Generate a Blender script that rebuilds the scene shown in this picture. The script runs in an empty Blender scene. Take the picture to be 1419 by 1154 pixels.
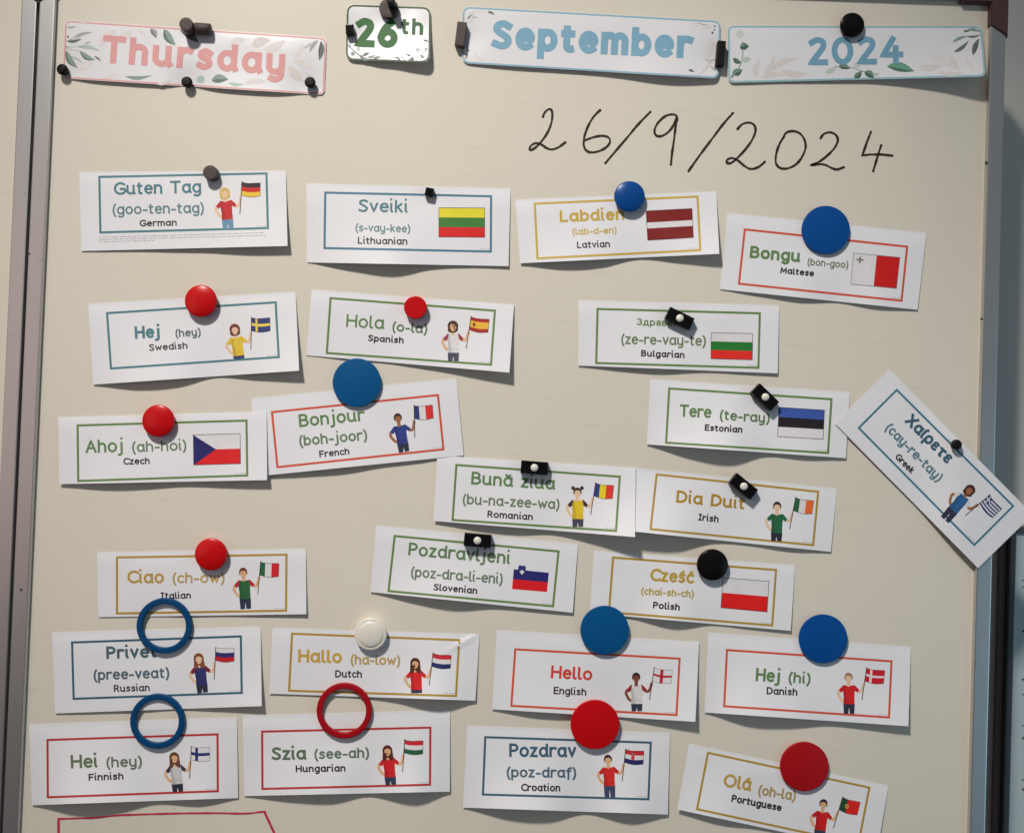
import bpy, bmesh, math, random
from mathutils import Vector, Matrix, geometry
random.seed(7)
SC = bpy.context.scene
COL = SC.collection
R = math.radians

# ------------------------------------------------------------------ camera
W0, H0, F0 = 1419.0, 1154.0, 1350.0      # size of the photograph and its focal length in pixels
DIST = 0.99                              # metres from lens to whiteboard
cam_d = bpy.data.cameras.new('camera'); cam = bpy.data.objects.new('camera', cam_d); COL.objects.link(cam)
cam_d.sensor_fit = 'HORIZONTAL'; cam_d.sensor_width = 36; cam_d.lens = F0/W0*36
cam_d.clip_start = 0.01; cam_d.clip_end = 50
CR = Matrix.Rotation(R(90+1.07), 3, 'X') @ Matrix.Rotation(R(2.03), 3, 'Z')
CL = Vector((0, -DIST, 0))
cam.matrix_world = Matrix.Translation(CL) @ CR.to_4x4()
SC.camera = cam

# ------------------------------------------------------------------ light
w = bpy.data.worlds.new('World'); SC.world = w; w.use_nodes = True
# the room: pale ceiling above, dark floor and furniture below
_nt = w.node_tree; _tc = _nt.nodes.new('ShaderNodeTexCoord'); _sp = _nt.nodes.new('ShaderNodeSeparateXYZ'); _mr = _nt.nodes.new('ShaderNodeMapRange')
_mr.inputs['From Min'].default_value = -0.40; _mr.inputs['From Max'].default_value = 0.42
_cr = _nt.nodes.new('ShaderNodeValToRGB'); _cr.color_ramp.elements[0].color = (0.045, 0.042, 0.045, 1); _cr.color_ramp.elements[1].color = (0.20, 0.225, 0.25, 1)
_nt.links.new(_tc.outputs['Generated'], _sp.inputs[0]); _nt.links.new(_sp.outputs[2], _mr.inputs[0]); _nt.links.new(_mr.outputs[0], _cr.inputs[0])
_nt.links.new(_cr.outputs[0], _nt.nodes['Background'].inputs[0]); _nt.nodes['Background'].inputs[1].default_value = 0.75

def area(name, loc, target, size, size_y, power, col):
    l = bpy.data.lights.new(name, 'AREA'); l.shape = 'RECTANGLE'; l.size = size; l.size_y = size_y
    l.energy = power; l.color = col
    o = bpy.data.objects.new(name, l); COL.objects.link(o); o.location = loc
    o.rotation_euler = (Vector(target)-Vector(loc)).to_track_quat('-Z', 'Y').to_euler()
    return o
def spot(name, loc, target, radius, angle, power, col):
    l = bpy.data.lights.new(name, 'SPOT'); l.shadow_soft_size = radius; l.spot_size = R(angle); l.spot_blend = 1.0
    l.energy = power; l.color = col
    o = bpy.data.objects.new(name, l); COL.objects.link(o); o.location = loc
    o.rotation_euler = (Vector(target)-Vector(loc)).to_track_quat('-Z', 'Y').to_euler()
spot('ceiling_lamp', (-0.90, -1.85, 2.15), (0.03, 0, -0.20), 0.14, 38, 350, (1.0, 0.95, 0.86))
area('window_light', (1.9, -1.3, -0.55), (0.35, 0, -0.15), 1.0, 1.3, 5.2, (0.40, 0.78, 1.0))
area('room_light', (-1.7, -1.7, 0.1), (-0.5, 0, 0), 1.2, 1.2, 3.4, (1.0, 0.70, 0.62))

SC.view_settings.view_transform = 'Standard'; SC.view_settings.look = 'None'
SC.view_settings.exposure = 0.0; SC.view_settings.gamma = 1.0
SC.render.engine = 'CYCLES'

# ------------------------------------------------------------------ helpers
def P(px, py, h=0.0):
    """point at height h (m) in front of the board that the photograph shows at px, py"""
    d = CR @ Vector(((px-W0/2)/F0, -(py-H0/2)/F0, -1))
    t = (-h - CL.y)/d.y
    return CL + d*t
PX = DIST/F0                              # metres per photo pixel on the board

def lin(c):
    return tuple(((v/255.0)/12.92 if v/255.0 <= 0.04045 else (((v/255.0)+0.055)/1.055)**2.4) for v in c)

MATS = {}
def mat(name, col, rough=0.5, metal=0.0, coat=0.0, noise=0.0, nscale=40.0, bump=0.0, bscale=200.0, spec=0.5, sss=0.0):
    if name in MATS: return MATS[name]
    m = bpy.data.materials.new(name); m.use_nodes = True; MATS[name] = m
    nt = m.node_tree; b = nt.nodes['Principled BSDF']
    b.inputs['Base Color'].default_value = (*col, 1); b.inputs['Roughness'].default_value = rough
    b.inputs['Metallic'].default_value = metal; b.inputs['Coat Weight'].default_value = coat
    b.inputs['Coat Roughness'].default_value = 0.12
    b.inputs['Specular IOR Level'].default_value = spec
    if sss: b.inputs['Subsurface Weight'].default_value = sss; b.inputs['Subsurface Radius'].default_value = (.004, .004, .004)
    if noise or bump:
        tc = nt.nodes.new('ShaderNodeTexCoord')
    if noise:
        n = nt.nodes.new('ShaderNodeTexNoise'); n.inputs['Scale'].default_value = nscale; n.inputs['Detail'].default_value = 5
        nt.links.new(tc.outputs['Object'], n.inputs['Vector'])
        mx = nt.nodes.new('ShaderNodeMix'); mx.data_type = 'RGBA'
        mx.inputs[6].default_value = (*[c*(1-noise) for c in col], 1); mx.inputs[7].default_value = (*[min(1, c*(1+noise)) for c in col], 1)
        nt.links.new(n.outputs['Fac'], mx.inputs[0]); nt.links.new(mx.outputs[2], b.inputs['Base Color'])
    if bump:
        n2 = nt.nodes.new('ShaderNodeTexNoise'); n2.inputs['Scale'].default_value = bscale; n2.inputs['Detail'].default_value = 4
        nt.links.new(tc.outputs['Object'], n2.inputs['Vector'])
        bp = nt.nodes.new('ShaderNodeBump'); bp.inputs['Strength'].default_value = bump; bp.inputs['Distance'].default_value = 0.0005
        nt.links.new(n2.outputs['Fac'], bp.inputs['Height']); nt.links.new(bp.outputs['Normal'], b.inputs['Normal'])
    return m

GAIN = 1.0
def ink(rgb):
    k = 'ink_%02x%02x%02x' % rgb
    c = tuple(min(0.85, v*GAIN) for v in lin(rgb))
    return mat(k, c, rough=0.55, noise=0.10, nscale=260, spec=0.35)

def link(name, me, parent=None, smooth=False, materials=None):
    o = bpy.data.objects.new(name, me); COL.objects.link(o)
    if parent is not None: o.parent = parent
    if materials:
        for m in materials: me.materials.append(m)
    if smooth:
        me.polygons.foreach_set('use_smooth', [True]*len(me.polygons)); me.update()
    return o

def tag(o, label=None, cat=None, group=None, kind=None):
    if label: o['label'] = label
    if cat: o['category'] = cat
    if group: o['group'] = group
    if kind: o['kind'] = kind
    return o

def empty(name, loc, label, cat, group=None):
    o = bpy.data.objects.new(name, None); COL.objects.link(o); o.location = loc; o.empty_display_size = 0.01
    return tag(o, label, cat, group)

def finish(name, bm, m, parent=None, smooth=False):
    me = bpy.data.meshes.new(name); bm.normal_update(); bm.to_mesh(me); bm.free()
    o = link(name, me, None, smooth, [m] if m else None)
    if parent is not None:
        o.parent = parent; o.matrix_parent_inverse = Matrix.Translation(-parent.location)
    return o

# ------------------------------------------------------------------ stroke lettering
def E(cx, cy, rx, ry, a0, a1):
    n = max(4, int(abs(a1-a0)/15))
    return [(cx+rx*math.cos(R(a0+(a1-a0)*i/n)), cy+ry*math.sin(R(a0+(a1-a0)*i/n))) for i in range(n+1)]
def smoothpts(pts, n=5):
    out = []
    for i in range(len(pts)-1):
        p0 = pts[max(0, i-1)]; p1 = pts[i]; p2 = pts[i+1]; p3 = pts[min(len(pts)-1, i+2)]
        for k in range(n):
            t = k/n
            out.append(tuple(0.5*((2*p1[j])+(-p0[j]+p2[j])*t+(2*p0[j]-5*p1[j]+4*p2[j]-p3[j])*t*t+(-p0[j]+3*p1[j]-3*p2[j]+p3[j])*t**3) for j in (0, 1)))
    out.append(pts[-1]); return out
X = 0.66
def arch(x0, w_):   # shoulder of n, m, h
    return [(x0, 0.36)] + E(x0+w_/2, 0.42, w_/2, 0.24, 165, 0) + [(x0+w_, 0.0)]
BOWL = E(.24, .33, .24, .33, 0, 360)
def bowl(x0=0): return [(x+x0, y) for x, y in BOWL]
G = {}   # char -> (width, [strokes])
G['a'] = (.50, [bowl(), [(.48, X), (.48, .12), (.53, 0)]])
G['b'] = (.48, [[(0, 1), (0, 0)], bowl()])
G['c'] = (.40, [E(.25, .33, .25, .33, 52, 308)])
G['d'] = (.50, [bowl(), [(.48, 1), (.48, .12), (.53, 0)]])
G['e'] = (.46, [[(.02, .36)] + E(.24, .36, .23, .30, 0, 180)[0:] + E(.25, .33, .25, .33, 185, 310)])
G['e'] = (.46, [[(.02, .35), (.46, .35)] + E(.24, .36, .23, .30, 4, 176) + E(.255, .33, .25, .33, 184, 308)])
G['f'] = (.30, [E(.29, .80, .17, .20, 70, 180) + [(.12, -.22)], [(0, .62), (.28, .62)]])
G['g'] = (.48, [bowl(), [(.48, X)] + E(.25, -.08, .23, .24, 0, -135)])
G['h'] = (.46, [[(0, 1), (0, 0)], arch(0, .44)])
G['i'] = (.08, [[(0, X), (0, .12), (.06, 0)], [(0, 1.15), (0, 1.17)]])
G['ı'] = (.08, [[(0, X), (0, .12), (.06, 0)]])
G['j'] = (.20, [[(.16, X)] + E(.0, -.10, .16, .20, 0, -105), [(.16, 1.15), (.16, 1.17)]])
G['k'] = (.40, [[(0, 1), (0, 0)], [(.34, X), (0, .30)], [(.13, .38), (.38, 0)]])
G['l'] = (.12, [[(0, 1)] + E(.12, .14, .12, .14, 180, 280)])
G['m'] = (.76, [[(0, X), (0, 0)], arch(0, .38), arch(.38, .38)])
G['n'] = (.46, [[(0, X), (0, 0)], arch(0, .44)])
G['o'] = (.50, [E(.25, .33, .25, .33, 0, 360)])
G['p'] = (.48, [[(0, X), (0, -.32)], bowl()])
G['r'] = (.32, [[(0, X), (0, 0)], [(0, .34)] + E(.24, .40, .24, .26, 170, 62)])
G['s'] = (.38, [smoothpts([(.36, .58), (.22, .66), (.07, .60), (.05, .46), (.19, .36), (.33, .27), (.35, .12), (.20, 0), (.02, .07)])])
G['t'] = (.30, [[(.10, .90)] + E(.22, .13, .12, .13, 180, 290), [(0, .64), (.28, .64)]])
G['u'] = (.50, [[(0, X)] + E(.22, .24, .22, .24, 180, 350), [(.44, X), (.44, .12), (.50, 0)]])
G['v'] = (.42, [[(0, X), (.21, 0), (.42, X)]])
G['w'] = (.68, [[(0, X), (.17, 0), (.34, .56), (.51, 0), (.68, X)]])
G['y'] = (.46, [[(0, X)] + E(.22, .24, .22, .24, 180, 350), [(.44, X)] + E(.22, -.08, .22, .24, 0, -125)])
G['z'] = (.38, [[(0, X), (.36, X), (0, 0), (.38, 0)]])
G['A'] = (.62, [[(0, 0), (.31, 1), (.62, 0)], [(.11, .34), (.51, .34)]])
G['B'] = (.52, [[(0, 0), (0, 1), (.26, 1)] + E(.26, .77, .20, .23, 80, -90) + E(.26, .27, .26, .27, 90, -90) + [(0, 0)], [(0, .54), (.26, .54)]])
G['C'] = (.58, [E(.40, .5, .40, .5, 50, 310)])
G['D'] = (.60, [[(0, 0), (0, 1), (.18, 1)] + E(.18, .5, .42, .5, 85, -85) + [(.18, 0), (0, 0)]])
G['E'] = (.46, [[(.46, 1), (0, 1), (0, 0), (.46, 0)], [(0, .52), (.40, .52)]])
G['F'] = (.44, [[(.44, 1), (0, 1), (0, 0)], [(0, .50), (.38, .50)]])
G['G'] = (.66, [E(.40, .5, .40, .5, 50, 330) + [(.68, .45), (.42, .45)]])
G['H'] = (.58, [[(0, 1), (0, 0)], [(.58, 1), (.58, 0)], [(0, .52), (.58, .52)]])
G['I'] = (.30, [[(.15, 1), (.15, 0)], [(0, 1), (.30, 1)], [(0, 0), (.30, 0)]])
G['L'] = (.42, [[(0, 1), (0, 0), (.42, 0)]])
G['M'] = (.72, [[(0, 0), (.04, 1), (.36, .25), (.68, 1), (.72, 0)]])
G['O'] = (.80, [E(.40, .5, .40, .5, 0, 360)])
G['P'] = (.48, [[(0, 0), (0, 1), (.22, 1)] + E(.22, .73, .26, .27, 85, -85) + [(.22, .46), (0, .46)]])
G['R'] = (.52, [[(0, 0), (0, 1), (.22, 1)] + E(.22, .74, .25, .26, 85, -85) + [(.22, .48), (0, .48)], [(.22, .48), (.52, 0)]])
G['S'] = (.50, [smoothpts([(.48, .90), (.30, 1), (.09, .93), (.04, .74), (.17, .59), (.35, .46), (.47, .31), (.44, .10), (.25, 0), (.0, .09)])])
G['T'] = (.60, [[(0, 1), (.60, 1)], [(.30, 1), (.30, 0)]])
G['2'] = (.52, [smoothpts([(.03, .88), (.22, 1.0), (.42, .93), (.46, .74), (.36, .52), (.18, .24), (.03, .0)], 5) + [(.52, 0)]])
G['6'] = (.52, [smoothpts([(.40, .98), (.20, .78), (.06, .52), (.0, .28), (.08, .08), (.26, 0), (.45, .09), (.52, .30), (.44, .50), (.27, .57), (.10, .48), (.02, .34)], 5)])
G['0'] = (.58, [E(.29, .5, .29, .5, 0, 360)])
G['4'] = (.62, [[(.34, 1), (.0, .30), (.62, .30)], [(.44, .60), (.44, 0)]])
G['('] = (.16, [E(.42, .38, .40, .82, 128, 232)])
G[')'] = (.16, [E(-.24, .38, .40, .82, 52, -52)])
G['-'] = (.28, [[(0, .34), (.28, .34)]])
G[' '] = (.24, [])
G['ă'] = (.50, G['a'][1] + [E(.24, .96, .13, .13, 180, 360)])
G['á'] = (.50, G['a'][1] + [[(.22, .80), (.34, .98)]])
G['ś'] = (.38, G['s'][1] + [[(.16, .80), (.28, .98)]])
G['ć'] = (.40, G['c'][1] + [[(.20, .80), (.32, .98)]])
G['З'] = (.46, [E(.20, .77, .22, .23, 150, -85) + E(.20, .27, .26, .27, 85, -150)])
G['д'] = (.54, [[(.02, -.16), (.02, 0), (.54, 0), (.54, -.16)], [(.08, 0), (.16, X), (.44, X), (.44, 0)]])
G['р'] = G['p']
G['а'] = (.44, [smoothpts([(.04, .56), (.20, .68), (.38, .60), (.40, .40), (.40, .0)]), smoothpts([(.40, .36), (.18, .36), (.02, .20), (.12, .0), (.30, .04), (.40, .18)])])
G['в'] = (.42, [[(0, 0), (0, X), (.22, X)] + E(.22, .51, .14, .15, 80, -80) + E(.24, .18, .18, .18, 80, -80) + [(0, 0)], [(0, .35), (.22, .35)]])
G['е'] = G['e']
G['й'] = (.44, [[(0, X), (0, 0), (.44, X), (.44, 0)], E(.22, .92, .12, .12, 180, 360)])
G['т'] = (.44, [[(0, X), (.44, X)], [(.22, X), (.22, 0)]])
G['Χ'] = (.58, [[(0, 1), (.58, 0)], [(.58, 1), (0, 0)]])
G['α'] = (.50, [bowl(), [(.48, X), (.48, .12), (.54, 0)]])
G['ί'] = (.10, [[(0, X), (0, .12), (.08, 0)], [(0, .80), (.10, .98)]])
G['ρ'] = (.48, [bowl(), [(0, .33), (0, -.32)]])
G['ε'] = (.38, [E(.20, .50, .18, .16, 40, 265) + [(.28, .35)], [(.24, .35)] + E(.20, .17, .20, .17, 95, 325)])
G['τ'] = (.44, [[(0, .62), (.44, .62)], [(.20, .62)] + E(.30, .12, .10, .12, 180, 290)])

def resample(pts, step):
    out = [pts[0]]
    for a, b in zip(pts, pts[1:]):
        L = math.dist(a, b)
        if L < 1e-6: continue
        n = max(1, int(math.ceil(L/step)))
        for k in range(1, n+1): out.append((a[0]+(b[0]-a[0])*k/n, a[1]+(b[1]-a[1])*k/n))
    return out

def ribbon(bm, pts, width, mapper, layer, closed=False, step=4.0, cap=0.0, vary=0.0):
    """flat stroke of given width along 2-D points (photo pixels), pressed on a surface by mapper(x, y, layer)"""
    if cap and not closed and len(pts) > 1:
        a, b = Vector(pts[0]), Vector(pts[1]); d = (a-b)
        if d.length > 0: a = a+d.normalized()*cap; pts = [tuple(a)]+list(pts[1:])
        a, b = Vector(pts[-1]), Vector(pts[-2]); d = (a-b)
        if d.length > 0: a = a+d.normalized()*cap; pts = list(pts[:-1])+[tuple(a)]
    pts = resample(pts, step)
    if closed and math.dist(pts[0], pts[-1]) < 1e-4: pts = pts[:-1]
    n = len(pts)
    if n < 2: return
    L, Rr = [], []
    for i in range(n):
        p = Vector(pts[i])
        a = Vector(pts[i-1]) if (i > 0 or closed) else None
        b = Vector(pts[(i+1) % n]) if (i < n-1 or closed) else None
        d1 = (p-a).normalized() if a is not None else None
        d2 = (b-p).normalized() if b is not None else None
        if d1 is None: d1 = d2
        if d2 is None: d2 = d1
        n1 = Vector((-d1.y, d1.x)); n2 = Vector((-d2.y, d2.x))
        m = n1+n2
        if m.length < 0.2: m = n1
        m.normalize(); c = max(0.6, m.dot(n1)); o = m*(width/2/c)*(1+vary*(math.sin(i*.37+layer*9)+.6*math.sin(i*.91+layer*4)+.4*math.sin(i*2.3)))
        L.append(bm.verts.new(mapper(p.x+o.x, p.y+o.y, layer))); Rr.append(bm.verts.new(mapper(p.x-o.x, p.y-o.y, layer)))
    rng = range(n) if closed else range(n-1)
    for i in rng:
        j = (i+1) % n
        try: bm.faces.new((L[i], L[j], Rr[j], Rr[i]))
        except ValueError: pass

def layout(s, cap, sw, wordgap=None):
    """list of strokes in a local frame, and the total width (cap-height units -> pixels)"""
    gap = (0.10 + 0.78*sw/cap) if sw/cap < .195 or cap < 20 else (0.15 + 0.90*sw/cap)
    x = 0; out = []
    for ch in s:
        w_, st = G[ch]
        lw = ch.islower()
        def yy(b): return b if not lw else (b*1.09 if b <= X else X*1.09+(b-X)*(1-X*1.09)/(1-X))
        for k in st: out.append([(x+a, yy(b)) for a, b in k])
        x += w_+gap
    return out, x-gap

def text_on(bm, s, p0, p1, cap, sw, mapper, layer=2):
    """lettering of string s with its baseline from p0 to p1 (photo pixels)"""
    p0 = Vector(p0); p1 = Vector(p1); d = p1-p0; L = d.length; ex = d/L; ey = Vector((ex.y, -ex.x))
    if sw/cap < .2: sw *= 1.25
    elif cap < 14: sw *= .86
    st, wid = layout(s, cap, sw)
    sx = (L-sw)/wid; sy = cap-sw
    for i, k in enumerate(st):
        pts = []
        for a, b in k:
            q = p0 + ex*(sw/2+a*sx) + ey*(sw/2+b*sy)
            pts.append((q.x, q.y))
        closed = len(pts) > 6 and math.dist(pts[0], pts[-1]) < 0.02
        ribbon(bm, pts, sw, mapper, layer+0.25*(i % 4), closed, cap=0 if closed else sw*0.46)

# ------------------------------------------------------------------ flat shapes pressed on a surface
def poly_on(bm, pts, mapper, layer, step=6.0):
    tmp = bmesh.new()
    vs = [tmp.verts.new((x, y, 0)) for x, y in pts]
    tris = geometry.tessellate_polygon([[Vector((x, y, 0)) for x, y in pts]])
    for t in tris:
        try: tmp.faces.new([vs[i] for i in t])
        except ValueError: pass
    for ax in (0, 1):
        lo = min(p[ax] for p in pts); hi = max(p[ax] for p in pts)
        k = lo+step
        while k < hi-0.3:
            co = [0, 0, 0]; no = [0, 0, 0]; co[ax] = k; no[ax] = 1
            bmesh.ops.bisect_plane(tmp, geom=tmp.verts[:]+tmp.edges[:]+tmp.faces[:], plane_co=co, plane_no=no)
            k += step
    tmp.verts.index_update()
    m = [bm.verts.new(mapper(v.co.x, v.co.y, layer)) for v in tmp.verts]
    for f in tmp.faces:
        try: bm.faces.new([m[v.index] for v in f.verts])
        except ValueError: pass
    tmp.free()

def lens(x0, y0, x1, y1, wd, bend=0.12):
    a = Vector((x0, y0)); b = Vector((x1, y1)); d = b-a; n = Vector((-d.y, d.x)).normalized(); pts = []
    N = 9
    for i in range(N+1):
        t = i/N; k = math.sin(math.pi*t**0.8)*wd/2
        q = a+d*t+n*(math.sin(math.pi*t)*d.length*bend+k); pts.append((q.x, q.y))
    for i in range(N-1, 0, -1):
        t = i/N; k = math.sin(math.pi*t**0.8)*wd/2
        q = a+d*t+n*(math.sin(math.pi*t)*d.length*bend-k); pts.append((q.x, q.y))
    return pts
def disc_pts(cx, cy, r, ry=None, n=14): return [(cx+r*math.cos(2*math.pi*i/n), cy+(ry or r)*math.sin(2*math.pi*i/n)) for i in range(n)]

def face_out(bm):
    bm.normal_update()
    for f in bm.faces:
        if f.normal.y > 0: f.normal_flip()

# ------------------------------------------------------------------ materials
M_paper = mat('white_paper', (.80, .79, .835), rough=0.62, noise=0.012, nscale=60, bump=0.10, bscale=900, spec=0.35)
M_lam = mat('laminated_card', (.77, .76, .80), rough=0.30, noise=0.015, nscale=50, spec=0.5, coat=0.25)
M_board = None
M_brown = mat('brown_magnet', lin((78, 66, 64)), rough=0.55, spec=.3, noise=0.22, nscale=300, bump=0.3, bscale=900)
M_black = mat('black_plastic', (.006, .005, .0055), rough=0.24, spec=.14, noise=0.2, nscale=200, bump=0.1, bscale=300)
M_rub = mat('black_rubber', (.008, .006, .006), rough=0.5, spec=.2, noise=0.3, nscale=300, bump=0.3, bscale=900)
M_red = mat('red_plastic', (.56, .004, .006), rough=0.28, spec=.3, noise=0.06, nscale=120, bump=0.06, bscale=260)
M_redd = mat('red_disc', (.56, .003, .006), rough=0.4, spec=.2, noise=0.05, nscale=90, bump=0.05)
M_redk = mat('dark_red_disc', (.40, .005, .010), rough=0.45, spec=.2, noise=0.06, nscale=90, bump=0.05)
M_blue = mat('blue_plastic', (.002, .062, .27), rough=0.28, spec=.3, noise=0.07, nscale=120, bump=0.06, bscale=260)
M_blued = mat('blue_disc', (.001, .085, .25), rough=0.42, spec=.2, noise=0.05, nscale=90, bump=0.05)
M_blued2 = mat('deep_blue_disc', (.001, .068, .29), rough=0.42, spec=.2, noise=0.05, nscale=90, bump=0.05)
M_ringb = mat('blue_ring', (.001, .055, .17), rough=0.45, spec=.2, noise=0.07, nscale=90, bump=0.12)
M_ringr = mat('red_ring', (.38, .005, .011), rough=0.45, spec=.2, noise=0.07, nscale=90, bump=0.12)
M_white = mat('white_plastic', (.80, .765, .69), rough=0.30, noise=0.03, nscale=90, sss=0.15)

def board_material():
    m = bpy.data.materials.new('whiteboard_enamel'); m.use_nodes = True; nt = m.node_tree; b = nt.nodes['Principled BSDF']
    tc = nt.nodes.new('ShaderNodeTexCoord')
    n = nt.nodes.new('ShaderNodeTexNoise'); n.inputs['Scale'].default_value = 3.0; n.inputs['Detail'].default_value = 6
    nt.links.new(tc.outputs['Object'], n.inputs['Vector'])
    r = nt.nodes.new('ShaderNodeValToRGB'); r.color_ramp.elements[0].position = .3; r.color_ramp.elements[1].position = .7
    r.color_ramp.elements[0].color = (.705, .652, .562, 1); r.color_ramp.elements[1].color = (.755, .698, .607, 1)
    nt.links.new(n.outputs['Fac'], r.inputs[0])
    # faint grey wipe marks
    mp = nt.nodes.new('ShaderNodeMapping'); mp.inputs['Scale'].default_value = (4, 4, 22); mp.inputs['Rotation'].default_value = (0, .5, 0)
    nt.links.new(tc.outputs['Object'], mp.inputs['Vector'])
    n2 = nt.nodes.new('ShaderNodeTexNoise'); n2.inputs['Scale'].default_value = 4; n2.inputs['Detail'].default_value = 7; n2.inputs['Roughness'].default_value = .7
    nt.links.new(mp.outputs[0], n2.inputs['Vector'])
    r2 = nt.nodes.new('ShaderNodeValToRGB'); r2.color_ramp.elements[0].position = .58; r2.color_ramp.elements[1].position = .80
    r2.color_ramp.elements[0].color = (0, 0, 0, 1); r2.color_ramp.elements[1].color = (.4, .4, .4, 1)
    nt.links.new(n2.outputs['Fac'], r2.inputs[0])
    mx = nt.nodes.new('ShaderNodeMix'); mx.data_type = 'RGBA'; mx.inputs[7].default_value = (.50, .46, .40, 1)
    nt.links.new(r2.outputs[0], mx.inputs[0]); nt.links.new(r.outputs[0], mx.inputs[6])
    # specks
    v = nt.nodes.new('ShaderNodeTexVoronoi'); v.inputs['Scale'].default_value = 14
    nt.links.new(tc.outputs['Object'], v.inputs['Vector'])
    lt = nt.nodes.new('ShaderNodeMath'); lt.operation = 'LESS_THAN'; lt.inputs[1].default_value = .009
    nt.links.new(v.outputs['Distance'], lt.inputs[0])
    ml = nt.nodes.new('ShaderNodeMath'); ml.operation = 'MULTIPLY'; ml.inputs[1].default_value = .45
    nt.links.new(lt.outputs[0], ml.inputs[0])
    mx2 = nt.nodes.new('ShaderNodeMix'); mx2.data_type = 'RGBA'; mx2.inputs[7].default_value = (.12, .10, .08, 1)
    nt.links.new(ml.outputs[0], mx2.inputs[0]); nt.links.new(mx.outputs[2], mx2.inputs[6])
    nt.links.new(mx2.outputs[2], b.inputs['Base Color'])
    b.inputs['Roughness'].default_value = .42; b.inputs['Specular IOR Level'].default_value = .30
    bp = nt.nodes.new('ShaderNodeBump'); bp.inputs['Strength'].default_value = .06; bp.inputs['Distance'].default_value = .001
    n3 = nt.nodes.new('ShaderNodeTexNoise'); n3.inputs['Scale'].default_value = 9
    nt.links.new(tc.outputs['Object'], n3.inputs['Vector']); nt.links.new(n3.outputs['Fac'], bp.inputs['Height'])
    nt.links.new(bp.outputs['Normal'], b.inputs['Normal'])
    return m
M_board = board_material()

def alu_material(name, col, rough=.38, metal=.75):
    m = bpy.data.materials.new(name); m.use_nodes = True; nt = m.node_tree; b = nt.nodes['Principled BSDF']
    tc = nt.nodes.new('ShaderNodeTexCoord'); mp = nt.nodes.new('ShaderNodeMapping'); mp.inputs['Scale'].default_value = (900, 900, 6)
    nt.links.new(tc.outputs['Object'], mp.inputs['Vector'])
    n = nt.nodes.new('ShaderNodeTexNoise'); n.inputs['Scale'].default_value = 1; n.inputs['Detail'].default_value = 3
    nt.links.new(mp.outputs[0], n.inputs['Vector'])
    r = nt.nodes.new('ShaderNodeValToRGB'); r.color_ramp.elements[0].color = (*[c*.95 for c in col], 1); r.color_ramp.elements[1].color = (*[min(1, c*1.04) for c in col], 1)
    nt.links.new(n.outputs['Fac'], r.inputs[0])
    n2 = nt.nodes.new('ShaderNodeTexNoise'); n2.inputs['Scale'].default_value = 70; n2.inputs['Detail'].default_value = 5
    nt.links.new(tc.outputs['Object'], n2.inputs['Vector'])
    r2 = nt.nodes.new('ShaderNodeValToRGB'); r2.color_ramp.elements[0].position = .68; r2.color_ramp.elements[1].position = .76
    nt.links.new(n2.outputs['Fac'], r2.inputs[0])
    mx = nt.nodes.new('ShaderNodeMix'); mx.data_type = 'RGBA'; mx.inputs[7].default_value = (*[c*.55 for c in col], 1)
    nt.links.new(r2.outputs[0], mx.inputs[0]); nt.links.new(r.outputs[0], mx.inputs[6]); nt.links.new(mx.outputs[2], b.inputs['Base Color'])
    b.inputs['Metallic'].default_value = metal; b.inputs['Roughness'].default_value = rough
    return m
M_alu = alu_material('brushed_aluminium', (.56, .55, .545), .36, .85)
M_cap = mat('brown_corner_plastic', lin((84, 62, 62)), rough=.45, spec=.25, noise=.08, nscale=90, bump=.1)

# ------------------------------------------------------------------ the whiteboards and the wall
# board corners (inner edge of the frame) read on the board plane; the board itself is a true rectangle
LX = (P(81, 0).x + P(28, 1140).x)/2
RX = (P(1370, 60).x + P(1339, 1140).x)/2
TZ = P(1345, 3).z
BZ = TZ - 0.98
RW = 21*PX                                 # width of the aluminium rail
FH = 0.006                                 # the rail stands this proud of the writing surface

def box(bm, x0, x1, y0, y1, z0, z1, bev=0.0):
    r = bmesh.ops.create_cube(bm, size=1)
    for v in r['verts']: v.co = Vector(((x0+x1)/2+v.co.x*(x1-x0), (y0+y1)/2+v.co.y*(y1-y0), (z0+z1)/2+v.co.z*(z1-z0)))
    if bev:
        es = list({e for v in r['verts'] for e in v.link_edges})
        bmesh.ops.bevel(bm, geom=es, offset=bev, segments=2, profile=.7, affect='EDGES')

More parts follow.
